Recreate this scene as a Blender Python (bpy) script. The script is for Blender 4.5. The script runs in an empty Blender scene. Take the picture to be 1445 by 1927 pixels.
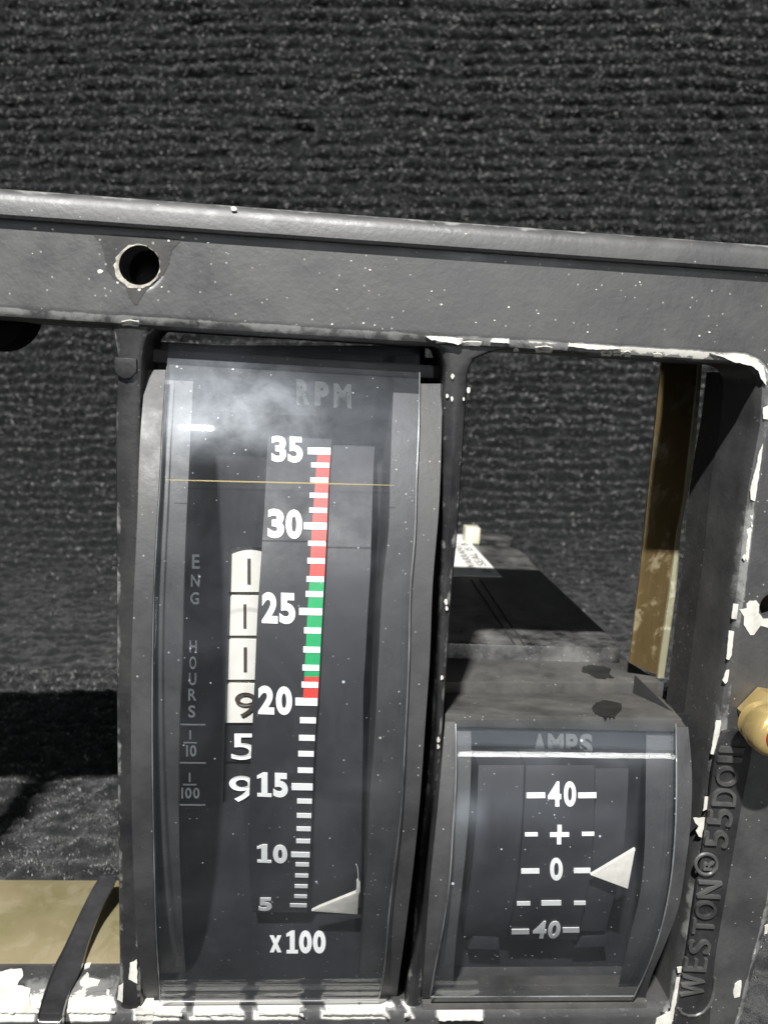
import bpy, bmesh, math, random
import numpy as np
from mathutils import Vector, Matrix
random.seed(7); rng = np.random.default_rng(7)
S = bpy.context.scene
# ------------------------------------------------------------------ camera
D = 0.085                      # metres from the lens to the front of the frame
F, CX, CY = 1484.0, 722.5, 963.5
H = 1.0                        # camera height above the bench, in D
PITCH = math.radians(10.4)
cam = bpy.data.cameras.new('camera'); camo = bpy.data.objects.new('camera', cam); S.collection.objects.link(camo)
cam.sensor_width = 36; cam.sensor_fit = 'AUTO'; cam.lens = 36*F/1927
cam.clip_start = .004; cam.clip_end = 20
camo.location = (0, 0, H*D); camo.rotation_euler = (math.pi/2-PITCH, 0, 0)
cam.dof.use_dof = True; cam.dof.focus_distance = D*1.08; cam.dof.aperture_fstop = 50
S.camera = camo
S.view_settings.view_transform = 'Standard'; S.view_settings.look = 'None'
S.view_settings.exposure = 0; S.view_settings.gamma = 1
S.render.film_transparent = False
# camera axes in the world and the tilted axes of the instrument frame (x right, y away, z up)
Rc = np.array([[1, 0, 0], [0, math.sin(PITCH), -math.cos(PITCH)], [0, math.cos(PITCH), math.sin(PITCH)]]).T
Rc = np.array(Matrix.Rotation(math.pi/2-PITCH, 3, 'X'))
R = np.array([[0.9957279, 0.05670992, 0.07286932], [-0.04331233, 0.98382628, -0.17380994], [-0.0815475, 0.16991127, 0.98207951]])
XF = Rc@R[:, 0]; ZF = Rc@R[:, 1]; YF = -(Rc@R[:, 2])
C0 = np.array([0, 0, H*D])
ORG = C0+YF*D
FM = Matrix(((XF[0], YF[0], ZF[0], ORG[0]), (XF[1], YF[1], ZF[1], ORG[1]), (XF[2], YF[2], ZF[2], ORG[2]), (0, 0, 0, 1)))
def wpt(p): p = np.array(p, float); return ORG+(XF*p[0]+YF*p[1]+ZF*p[2])*D

# ------------------------------------------------------------------ world and lamps
w = bpy.data.worlds.new('World'); S.world = w; w.use_nodes = True
w.node_tree.nodes['Background'].inputs[0].default_value = (.75, .87, 1, 1)
w.node_tree.nodes['Background'].inputs[1].default_value = .036
LD = np.array([.325, 1, -1.30]); LD /= np.linalg.norm(LD)
def lamp(name, pos, target, sx, sy, power, col=(1, 1, 1), xdir=None):
    l = bpy.data.lights.new(name, 'AREA'); l.shape = 'RECTANGLE'; l.size = sx; l.size_y = sy; l.energy = power; l.color = col
    o = bpy.data.objects.new(name, l); S.collection.objects.link(o)
    z = np.array(pos)-np.array(target); z /= np.linalg.norm(z)
    x = np.array(xdir if xdir is not None else XF, float); x = x-z*(x@z); x /= np.linalg.norm(x); y = np.cross(z, x)
    o.matrix_world = Matrix(((x[0], y[0], z[0], pos[0]), (x[1], y[1], z[1], pos[1]), (x[2], y[2], z[2], pos[2]), (0, 0, 0, 1)))
    return o
KEYD = 7.0
aim = np.array([.2, .2, -.4])
keypos = wpt(aim-LD*KEYD)
lamp('key_lamp', keypos, wpt(aim), .022, .010, 8.6, (1, .985, .96))


AC0 = (.3493, -.7007, .3998); LC0 = (.7108, -.4673, .8263)
# ------------------------------------------------------------------ rays and surfaces (units of D in frame axes)
def ray(px, py):
    r = R.T@np.array([(px-CX)/F, -(py-CY)/F, -1.0]); return np.array([r[0], -r[2], r[1]])/-r[2]
EYE = np.array([0, -1.0, 0])
def P(px, py, k): return EYE+ray(px, py)*(1+k)
def PZ(px, py, z):
    r = ray(px, py); return EYE+r*(z/r[2])
def PX(px, py, x):
    r = ray(px, py); return EYE+r*(x/r[0])
def PPL(px, py, n, d):          # plane n.p = d
    n = np.array(n); r = ray(px, py); return EYE+r*((d-EYE@n)/(r@n))
def PCYL(px, py, kc, zc, rr):
    r = ray(px, py); a = r[1]**2+r[2]**2; b = 2*((-1-kc)*r[1]-zc*r[2]); c = (1+kc)**2+zc**2-rr**2
    dd = b*b-4*a*c
    s = (-b-math.sqrt(max(dd, 0)))/(2*a)
    return EYE+r*s
def Splane(k): return lambda x, y: P(x, y, k)
def Shor(z): return lambda x, y: PZ(x, y, z)
def Scyl(kc, zc, rr): return lambda x, y: PCYL(x, y, kc, zc, rr)
def Sgen(n, d): return lambda x, y: PPL(x, y, n, d)
def interp(curve, y):
    ys = [c[1] for c in curve]; xs = [c[0] for c in curve]; return float(np.interp(y, ys, xs))
def smooth_interp(curve, y):
    c = sorted(curve, key=lambda t: t[1]); ys = np.array([q[1] for q in c], float); xs = np.array([q[0] for q in c], float)
    if len(c) < 3: return float(np.interp(y, ys, xs))
    m = np.gradient(xs, ys); i = int(np.clip(np.searchsorted(ys, y)-1, 0, len(ys)-2)); h = ys[i+1]-ys[i]; t = (np.clip(y, ys[0], ys[-1])-ys[i])/h
    return float((2*t**3-3*t*t+1)*xs[i]+(t**3-2*t*t+t)*h*m[i]+(-2*t**3+3*t*t)*xs[i+1]+(t**3-t*t)*h*m[i+1])

def mirror_dir(px, py, cyl):
    p = PCYL(px, py, *cyl); n = np.array([0, p[1]-cyl[0], p[2]-cyl[1]]); n /= np.linalg.norm(n); v = p-EYE; v /= np.linalg.norm(v)
    return p, v-2*(v@n)*n
# a thin strip light and a pale ceiling panel, both seen mirrored in the curved windows
pa, da = mirror_dir(862, 1421, AC0); pb, db = mirror_dir(1268, 1425, AC0)
ta, tb = wpt(pa+da*6.5), wpt(pb+db*6.5); mid_ = (ta+tb)/2
lamp('strip_light', mid_, wpt((pa+pb)/2), float(np.linalg.norm(tb-ta)), .012, .20, (1, .98, .95), xdir=tb-ta)
q1, e1_ = mirror_dir(405, 740, LC0)
lamp('ceiling_panel', wpt(q1+e1_*7), wpt(q1), .17, .10, .045, (.80, .90, 1))
qq, ee = mirror_dir(1075, 1392, AC0); lamp('ceiling_panel', wpt(qq+ee*7), wpt(qq), .24, .075, .10, (.80, .90, 1))
fd_ = np.array([-.46, -.84, .36]); lamp('room_fill', wpt(np.array([.1, .1, -.2])+fd_*9), wpt((.1, .1, -.2)), .25, .25, .42, (.92, .96, 1))  # added fill for room bounce, lifts shaded gauge faces; no lamp stands here
az_, el_ = math.radians(10.6), math.radians(4); f2_ = np.array([math.sin(az_)*math.cos(el_), -math.cos(az_)*math.cos(el_), math.sin(el_)])
lamp('dial_fill', wpt(EYE+f2_*8), wpt((.1, .1, -.3)), .018, .16, .85, (.95, .98, 1))  # narrow added fill, no real source, brightens the shaded dial print

def Sedge(pts):                 # convex edge profile given as (k, z) points; first entry of the sight line
    pl = [(np.array([0, -1., 0]), 0.0)]
    for (k0, z0), (k1, z1) in zip(pts[:-1], pts[1:]):
        n = np.array([0, -(z1-z0), (k1-k0)]); n /= np.linalg.norm(n)
        if n[1] > 0 or (abs(n[1]) < 1e-9 and z1 < 0 and n[2] < 0): n = -n
        pl.append((n, n@np.array([0, k0, z0])))
    def f(x, y):
        best = None
        for n, d in pl:
            r = ray(x, y)
            if n@r > -1e-6: continue
            p = PPL(x, y, n, d)
            if best is None or p[1] > best[1]: best = p
        return best
    return f

# ------------------------------------------------------------------ mesh builder
def setp(o, label=None, cat=None, group=None, kind=None):
    if label: o['label'] = label
    if cat: o['category'] = cat
    if group: o['group'] = group
    if kind: o['kind'] = kind
    return o
def thing(name, base, label, cat):
    o = bpy.data.objects.new(name, None); S.collection.objects.link(o); o.empty_display_size = .01
    o.matrix_world = FM@Matrix.Translation(Vector(np.array(base)*D)); o['base'] = [float(b) for b in base]; setp(o, label, cat); return o
class MB:
    def __init__(s): s.v = []; s.f = []; s.m = []; s.w = []
    def add(s, vs, fs, mat=0, wear=None):
        n = len(s.v); s.v += [tuple(map(float, q)) for q in vs]; s.f += [tuple(i+n for i in f) for f in fs]; s.m += [mat]*len(fs)
        s.w += list(wear) if wear is not None else [0.0]*len(vs)
    def sheet(s, left, right, y0, y1, surf, ny=40, nx=6, push=0., mat=0, thick=0., curve=False):
        vs = []
        for i in range(ny+1):
            y = y0+(y1-y0)*i/ny
            a = np.array(surf(smooth_interp(left, y), y)); b = np.array(surf(smooth_interp(right, y), y))
            for j in range(nx+1):
                p = a+(b-a)*j/nx
                if curve: xa = smooth_interp(left, y); p = np.array(surf(xa+(smooth_interp(right, y)-xa)*j/nx, y))
                vs.append(p+np.array([0, push, 0]))
        fs = [(i*(nx+1)+j, (i+1)*(nx+1)+j, (i+1)*(nx+1)+j+1, i*(nx+1)+j+1) for i in range(ny) for j in range(nx)]
        if thick:
            n = len(vs); vs = vs+[p+np.array([0, thick, 0]) for p in vs]
            fs += [tuple(reversed([q+n for q in f])) for f in list(fs)]
            W = nx+1
            for i in range(ny):
                a, b = i*W, (i+1)*W; fs.append((a, a+n, b+n, b)); a, b = i*W+nx, (i+1)*W+nx; fs.append((b, b+n, a+n, a))
            for j in range(nx):
                fs.append((j+1, j+1+n, j+n, j)); a = ny*W+j; fs.append((a, a+n, a+1+n, a+1))
        s.add(vs, fs, mat)
    def solid(s, front, back, bevel=0., mat=0, seg=2):
        bm = bmesh.new(); n = len(front)
        a = [bm.verts.new(tuple(p)) for p in front]; b = [bm.verts.new(tuple(p)) for p in back]
        bm.faces.new(a); bm.faces.new(list(reversed(b)))
        for i in range(n): bm.faces.new((a[(i+1) % n], a[i], b[i], b[(i+1) % n]))
        bmesh.ops.recalc_face_normals(bm, faces=bm.faces)
        if bevel: bmesh.ops.bevel(bm, geom=list(bm.edges), offset=bevel, segments=seg, affect='EDGES', profile=.6)
        bm.verts.index_update()
        s.add([v.co[:] for v in bm.verts], [[v.index for v in f.verts] for f in bm.faces], mat); bm.free()
    def box(s, a, b, bevel=0., mat=0):
        (x0, y0, z0), (x1, y1, z1) = a, b
        fr = [(x0, y0, z0), (x1, y0, z0), (x1, y0, z1), (x0, y0, z1)]; s.solid(fr, [(x, y1, z) for x, y, z in fr], bevel, mat)
    def pxsolid(s, poly, surf, depth=.02, bevel=0., mat=0, vec=(0, 1, 0)):
        fr = [np.array(surf(*q)) for q in poly]; s.solid(fr, [p+np.array(vec)*depth for p in fr], bevel, mat)
    def flake(s, poly, surf, off, jit=2.2, mat=1, step=5):    # a thin chip outline lying on a surface
        pts = []
        n = len(poly)
        for i in range(n):
            a = np.array(poly[i], float); b = np.array(poly[(i+1) % n], float); m = max(1, int(np.hypot(*(b-a))/step))
            for j in range(m): pts.append(a+(b-a)*j/m+rng.normal(0, jit*.35, 2)*(1 if m > 1 else .5))
        off = np.array(off)
        top = [np.array(surf(*p))+off for p in pts]; bot = [np.array(surf(*p))-off*.3 for p in pts]
        bm = bmesh.new(); tv = [bm.verts.new(tuple(p)) for p in top]
        es = [bm.edges.new((tv[i], tv[(i+1) % len(tv)])) for i in range(len(tv))]
        bmesh.ops.triangle_fill(bm, edges=es, use_beauty=True); bm.verts.index_update()
        fs = [[v.index for v in f.verts] for f in bm.faces]; N = len(top); bm.free()
        s.add(top+bot, fs+[(i, (i+1) % N, (i+1) % N+N, i+N) for i in range(N)], mat)
    def tube(s, pts, rad, n=8, mat=0):
        pts = [np.array(p, float) for p in pts]; vs = []
        rad = rad if hasattr(rad, '__len__') else [rad]*len(pts)
        for i, p in enumerate(pts):
            t = pts[min(i+1, len(pts)-1)]-pts[max(i-1, 0)]; t /= np.linalg.norm(t)
            u = np.cross(t, [0.13, 1, .21]); u /= np.linalg.norm(u); v = np.cross(t, u)
            for j in range(n): a = 2*math.pi*j/n; vs.append(p+(u*math.cos(a)+v*math.sin(a))*rad[i])
        fs = [(i*n+j, i*n+(j+1) % n, (i+1)*n+(j+1) % n, (i+1)*n+j) for i in range(len(pts)-1) for j in range(n)]
        fs += [tuple(reversed(range(n))), tuple(range((len(pts)-1)*n, len(pts)*n))]
        s.add(vs, fs, mat)
    def build(s, name, mats, parent=None, label=None, cat=None, sharp=35, flat=False):
        base = np.array(parent['base'] if parent and 'base' in parent else ROOTBASE.get(parent.parent.name if parent and parent.parent else '', (0, 0, 0))) if parent else np.zeros(3)
        if parent is not None and 'base' not in parent:
            q = parent
            while q.parent is not None: q = q.parent
            base = np.array(q['base'] if 'base' in q else (0, 0, 0))
        me = bpy.data.meshes.new(name)
        vs = (np.array(s.v)-base)*D
        me.from_pydata([tuple(q) for q in vs], [], s.f); me.validate()
        for m in (mats if isinstance(mats, (list, tuple)) else [mats]): me.materials.append(m)
        if len(me.polygons) == len(s.m): me.polygons.foreach_set('material_index', s.m)
        if any(s.w):
            at = me.attributes.new('wear', 'FLOAT', 'POINT'); at.data.foreach_set('value', s.w)
        bm = bmesh.new(); bm.from_mesh(me); bmesh.ops.recalc_face_normals(bm, faces=bm.faces); bm.to_mesh(me); bm.free()
        if not flat:
            me.polygons.foreach_set('use_smooth', [True]*len(me.polygons)); me.set_sharp_from_angle(angle=math.radians(sharp))
        me.update()
        o = bpy.data.objects.new(name, me); S.collection.objects.link(o)
        if parent: o.parent = parent
        else: o.matrix_world = FM
        setp(o, label, cat); return o
ROOTBASE = {}
_txt = {}
def glyphs(t, bold=0.0):
    key = (t, bold)
    if key in _txt: return _txt[key]
    cu = bpy.data.curves.new('t', 'FONT'); cu.body = t; cu.offset = bold; cu.resolution_u = 6; cu.fill_mode = 'FRONT'
    o = bpy.data.objects.new('t', cu); S.collection.objects.link(o); bpy.context.view_layer.update()
    me = o.evaluated_get(bpy.context.evaluated_depsgraph_get()).to_mesh()
    vs = np.array([v.co[:2] for v in me.vertices]); fs = [list(p.vertices) for p in me.polygons]
    o.to_mesh_clear(); bpy.data.objects.remove(o); bpy.data.curves.remove(cu)
    mn = vs.min(0); mx = vs.max(0); vs = (vs-mn)/(mx-mn)
    _txt[key] = (vs, fs); return vs, fs
ONE = ([(.0, .74), (.0, .86), (.42, 1), (.72, 1), (.72, .13), (1, .13), (1, 0), (.02, 0), (.02, .13), (.30, .13), (.30, .80)])
def one_glyph():
    vs = np.array(ONE); return vs, [[0, 1, 2, 10], [2, 3, 4, 9, 10], [4, 5, 6, 7, 8, 9]]
def put_text(mb, t, quad, surf, lift=.0012, bold=.03, mat=0, skirt=True):
    """quad: pixels of (start-bottom, end-bottom, end-top, start-top)"""
    vs, fs = one_glyph() if t == '|1' else glyphs(t, bold)
    a, b, c, d = [np.array(q, float) for q in quad]
    out = []
    for u, v in vs:
        q = a*(1-u)*(1-v)+b*u*(1-v)+c*u*v+d*(1-u)*v; out.append(np.array(surf(*q))+np.array([0, -lift, 0]))
    n = len(out); fs = [list(f) for f in fs]
    if skirt:
        from collections import Counter
        cnt = Counter()
        for f in fs:
            for i in range(len(f)): e = (f[i], f[(i+1) % len(f)]); cnt[e] += 1
        edges = [e for e in cnt if (e[1], e[0]) not in cnt]
        out += [p+np.array([0, lift*1.3, 0]) for p in out[:n]]
        fs += [[e[0], e[1], e[1]+n, e[0]+n] for e in edges]
    mb.add(out, fs, mat)
def rect(x0, y0, x1, y1, sl=0.0):    # quad from a pixel box; sl = px of drop per px to the right
    dd = sl*(x1-x0)/2
    return [(x0, y1-dd), (x1, y1+dd), (x1, y0+dd), (x0, y0-dd)]
def put_bar(mb, x0, y0, x1, y1, surf, lift=.0015, mat=0, n=1, sl=.03):
    q = rect(x0, y0, x1, y1, sl); fr = [np.array(surf(*p))+np.array([0, -lift, 0]) for p in q]
    mb.solid(fr, [p+np.array([0, lift*1.4, 0]) for p in fr], 0, mat)

# ------------------------------------------------------------------ materials
def mat(name, build):
    m = bpy.data.materials.new(name); m.use_nodes = True; nt = m.node_tree; nt.nodes.clear()
    out = nt.nodes.new('ShaderNodeOutputMaterial'); build(nt, out); return m
def N(nt, t, **kw):
    n = nt.nodes.new(t)
    for k, v in kw.items():
        if k.startswith('i_'):
            key = k[2:].replace('_', ' '); n.inputs[int(key) if key.isdigit() else key].default_value = v
        else: setattr(n, k, v)
    return n
def L(nt, a, b): nt.links.new(a, b)
def noise(nt, scale, detail=4, rough=.6, vec=None, dist=0):
    n = N(nt, 'ShaderNodeTexNoise'); n.inputs['Scale'].default_value = scale; n.inputs['Detail'].default_value = detail; n.inputs['Roughness'].default_value = rough; n.inputs['Distortion'].default_value = dist
    if vec is not None: L(nt, vec, n.inputs['Vector'])
    return n.outputs['Fac']
def ramp(nt, src, stops):
    r = N(nt, 'ShaderNodeValToRGB'); L(nt, src, r.inputs[0]); e = r.color_ramp.elements
    while len(e) > 1: e.remove(e[-1])
    e[0].position = stops[0][0]; c = stops[0][1]; e[0].color = (c, c, c, 1) if not hasattr(c, '__len__') else tuple(c)+(1,)
    for p, c in stops[1:]:
        q = e.new(p); q.color = (c, c, c, 1) if not hasattr(c, '__len__') else tuple(c)+(1,)
    return r.outputs[0]
def mixc(nt, fac, a, b):
    m = N(nt, 'ShaderNodeMix', data_type='RGBA')
    if hasattr(fac, 'links') or hasattr(fac, 'is_linked'): L(nt, fac, m.inputs[0])
    else: m.inputs[0].default_value = fac
    for v, i in ((a, 6), (b, 7)):
        if hasattr(v, 'is_linked'): L(nt, v, m.inputs[i])
        else: m.inputs[i].default_value = tuple(v)+(1,)
    return m.outputs[2]
def math_(nt, op, a, b=None):
    m = N(nt, 'ShaderNodeMath', operation=op)
    for i, v in enumerate((a, b)):
        if v is None: continue
        if hasattr(v, 'is_linked'): L(nt, v, m.inputs[i])
        else: m.inputs[i].default_value = v
    return m.outputs[0]
def coord(nt): return N(nt, 'ShaderNodeTexCoord').outputs['Object']
def specks(nt, vec, scale, size, keep=.5, dist=.6):      # sparse dust grains: 1 inside a grain
    v = N(nt, 'ShaderNodeTexVoronoi'); v.inputs['Scale'].default_value = scale; L(nt, vec, v.inputs['Vector'])
    sep = N(nt, 'ShaderNodeSeparateColor'); L(nt, v.outputs['Color'], sep.inputs[0])
    r = math_(nt, 'MULTIPLY', sep.outputs[1], size)
    near = math_(nt, 'LESS_THAN', v.outputs['Distance'], r)
    return math_(nt, 'MULTIPLY', near, math_(nt, 'GREATER_THAN', sep.outputs[0], keep))
PRIMER = (.60, .585, .53)
def black_paint(name, base=(.05, .05, .052), rough=.55, dust=(.30, .29, .27), dustamt=.25, wear=False, grain=1.0, spk=1.0, brown=0.0, spec=.45):
    def b(nt, out):
        c = coord(nt); p = N(nt, 'ShaderNodeBsdfPrincipled')
        n1 = noise(nt, 180, 6, .65, c); n2 = noise(nt, 1500, 3, .6, c); n3 = noise(nt, 60, 5, .6, c, .4)
        dm = ramp(nt, math_(nt, 'ADD', math_(nt, 'MULTIPLY', n1, .6), math_(nt, 'MULTIPLY', n3, .4)), [(.40, 0.0), (.68, 1.0)])
        dm = math_(nt, 'MULTIPLY', dm, dustamt)
        col = mixc(nt, dm, base, dust)
        if brown: col = mixc(nt, ramp(nt, n3, [(.5, 0.), (.68, brown)]), col, (.16, .12, .08))
        s1 = specks(nt, c, 1900, .2*spk, .8); s2 = specks(nt, c, 420, .06*spk, .9)
        sp = math_(nt, 'MAXIMUM', math_(nt, 'MULTIPLY', s1, .4), math_(nt, 'MULTIPLY', s2, .75))
        col = mixc(nt, sp, col, (.5, .49, .46))
        if wear:
            at = N(nt, 'ShaderNodeAttribute', attribute_name='wear').outputs['Fac']
            m1 = math_(nt, 'ADD', at, math_(nt, 'MULTIPLY', noise(nt, 330, 5, .65, c, .5), 1.0))
            m1 = math_(nt, 'MULTIPLY', m1, .5); rub = ramp(nt, m1, [(.455, 0.0), (.53, .5)]); chip = ramp(nt, m1, [(.588, 0.0), (.60, 1.0)])
            col = mixc(nt, rub, col, (.33, .33, .32)); col = mixc(nt, chip, col, PRIMER)
        L(nt, col, p.inputs['Base Color'])
        L(nt, ramp(nt, n1, [(.3, rough-.1), (.7, rough+.15)]), p.inputs['Roughness'])
        p.inputs['Specular IOR Level'].default_value = spec
        bp = N(nt, 'ShaderNodeBump'); bp.inputs['Strength'].default_value = .35*grain; bp.inputs['Distance'].default_value = .00012
        L(nt, math_(nt, 'ADD', math_(nt, 'MULTIPLY', n2, .6), math_(nt, 'MULTIPLY', n1, .8)), bp.inputs['Height']); L(nt, bp.outputs[0], p.inputs['Normal'])
        L(nt, p.outputs[0], out.inputs[0])
    return mat(name, b)
def plain(name, col, rough=.5, metal=0., var=.15, scale=400, spec=.5, bump=.2, coat=0):
    def b(nt, out):
        c = coord(nt); p = N(nt, 'ShaderNodeBsdfPrincipled'); n = noise(nt, scale, 4, .6, c)
        dark = tuple(q*(1-var) for q in col); lite = tuple(min(1, q*(1+var)) for q in col)
        L(nt, mixc(nt, ramp(nt, n, [(.3, 0.), (.7, 1.)]), dark, lite), p.inputs['Base Color'])
        p.inputs['Roughness'].default_value = rough; p.inputs['Metallic'].default_value = metal; p.inputs['Specular IOR Level'].default_value = spec; p.inputs['Coat Weight'].default_value = coat
        bp = N(nt, 'ShaderNodeBump'); bp.inputs['Strength'].default_value = bump; bp.inputs['Distance'].default_value = .0001; L(nt, n, bp.inputs['Height']); L(nt, bp.outputs[0], p.inputs['Normal'])
        L(nt, p.outputs[0], out.inputs[0])
    return mat(name, b)
M_FRAME = black_paint('black_frame_paint', (.036, .036, .037), .5, (.10, .098, .095), .4, wear=True, grain=1.5, spec=.95)
M_STRUT = black_paint('strut_paint', (.016, .016, .018), .4, (.11, .108, .10), .3, wear=True, grain=1.6)
M_SIDE = black_paint('side_paint', (.028, .028, .03), .5, (.12, .12, .11), .3, grain=2.0, wear=True)
M_CASE = black_paint('gauge_case_paint', (.034, .034, .036), .5, (.13, .13, .127), .3, spec=.45)
M_DUSTY = black_paint('dusty_case_paint', (.040, .039, .037), .7, (.12, .117, .110), .8, brown=.08, grain=1.6)
M_BODY = black_paint('body_plastic', (.012, .012, .013), .35, (.22, .215, .205), .85, spk=1.3, spec=.8)
M_DARK = black_paint('dark_interior', (.012, .012, .014), .6, (.06, .06, .06), .2)
M_FACE = black_paint('dial_face', (.014, .014, .017), .5, (.04, .04, .043), .3, spk=.45, grain=.5)
M_SCALE = black_paint('scale_face', (.017, .017, .020), .5, (.04, .04, .043), .25, spk=.4, grain=.4)
M_PTRPL = black_paint('pointer_plate', (.022, .022, .026), .5, (.05, .05, .054), .3, spk=.4, grain=.4)
M_PRIMER = plain('white_primer', PRIMER, .6, var=.28, scale=420, bump=.5)
M_GRIME = black_paint('grime', (.030, .030, .030), .6, (.11, .105, .095), .5, spk=1.6, grain=1.6)
M_WORN = plain('worn_rim', (.36, .34, .29), .55, var=.6, scale=1500, bump=.8)
M_WHITE = plain('white_print', (.82, .83, .82), .5, var=.05)
M_GREYP = plain('grey_print', (.78, .82, .84), .5, var=.15)
M_RPMP = plain('dull_print', (.8, .8, .76), .5, var=.12)
M_RED = plain('red_print', (.62, .045, .03), .5, var=.08)
M_GREEN = plain('green_print', (.0, .33, .10), .5, var=.08)
M_DRUMW = plain('ivory_drum', (.74, .72, .66), .5, var=.05)
M_DRUMB = plain('black_drum', (.02, .02, .022), .45, var=.3)
M_INK = plain('dark_ink', (.05, .035, .025), .5)
M_PTR = plain('cream_pointer', (.72, .69, .62), .5, var=.12, scale=900)
M_POST = plain('cream_plastic', (.72, .70, .55), .45, var=.04)
M_PAPER = plain('label_paper', (.80, .79, .75), .7, var=.04)
M_STRAP = plain('black_steel', (.03, .03, .032), .28, 0., var=.3, spec=.9, coat=.5)
M_BLACK = plain('matt_black', (.004, .004, .004), .9, spec=.1)
M_REDI = plain('red_insert', (.3, .02, .03), .35, coat=.3)
def brass(name, col, rough, metal=1., scratch=.3, pale=(.55, .5, .35), lo=None):
    def b(nt, out):
        c = coord(nt); p = N(nt, 'ShaderNodeBsdfPrincipled'); n = noise(nt, 220, 6, .7, c, .5); n2 = noise(nt, 45, 4, .6, c, .3)
        m = N(nt, 'ShaderNodeMapping'); m.inputs['Scale'].default_value = (1, 1, .12); L(nt, c, m.inputs[0]); n3 = noise(nt, 900, 4, .7, m.outputs[0])
        cc = mixc(nt, ramp(nt, n2, [(.35, 0.), (.65, 1.)]), lo or tuple(q*.7 for q in col), col)
        msk = math_(nt, 'MULTIPLY', ramp(nt, n, [(.52, 0.), (.6, 1.)]), scratch)
        cc = mixc(nt, msk, cc, pale)
        L(nt, cc, p.inputs['Base Color']); L(nt, math_(nt, 'SUBTRACT', metal, math_(nt, 'MULTIPLY', msk, .5)), p.inputs['Metallic'])
        L(nt, ramp(nt, n3, [(.2, rough-.08), (.8, rough+.12)]), p.inputs['Roughness'])
        bp = N(nt, 'ShaderNodeBump'); bp.inputs['Strength'].default_value = .25; bp.inputs['Distance'].default_value = .0001; L(nt, n3, bp.inputs['Height']); L(nt, bp.outputs[0], p.inputs['Normal'])
        L(nt, p.outputs[0], out.inputs[0])
    return mat(name, b)
M_BRASS = brass('scuffed_brass', (.52, .37, .17), .36, .85, .55)
M_BRASSN = brass('bright_brass', (.62, .46, .19), .30, .55, .15)
M_PLATE = brass('dull_brass_plate', (.34, .28, .175), .5, .3, .3, (.25, .22, .16), (.20, .18, .085))
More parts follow.
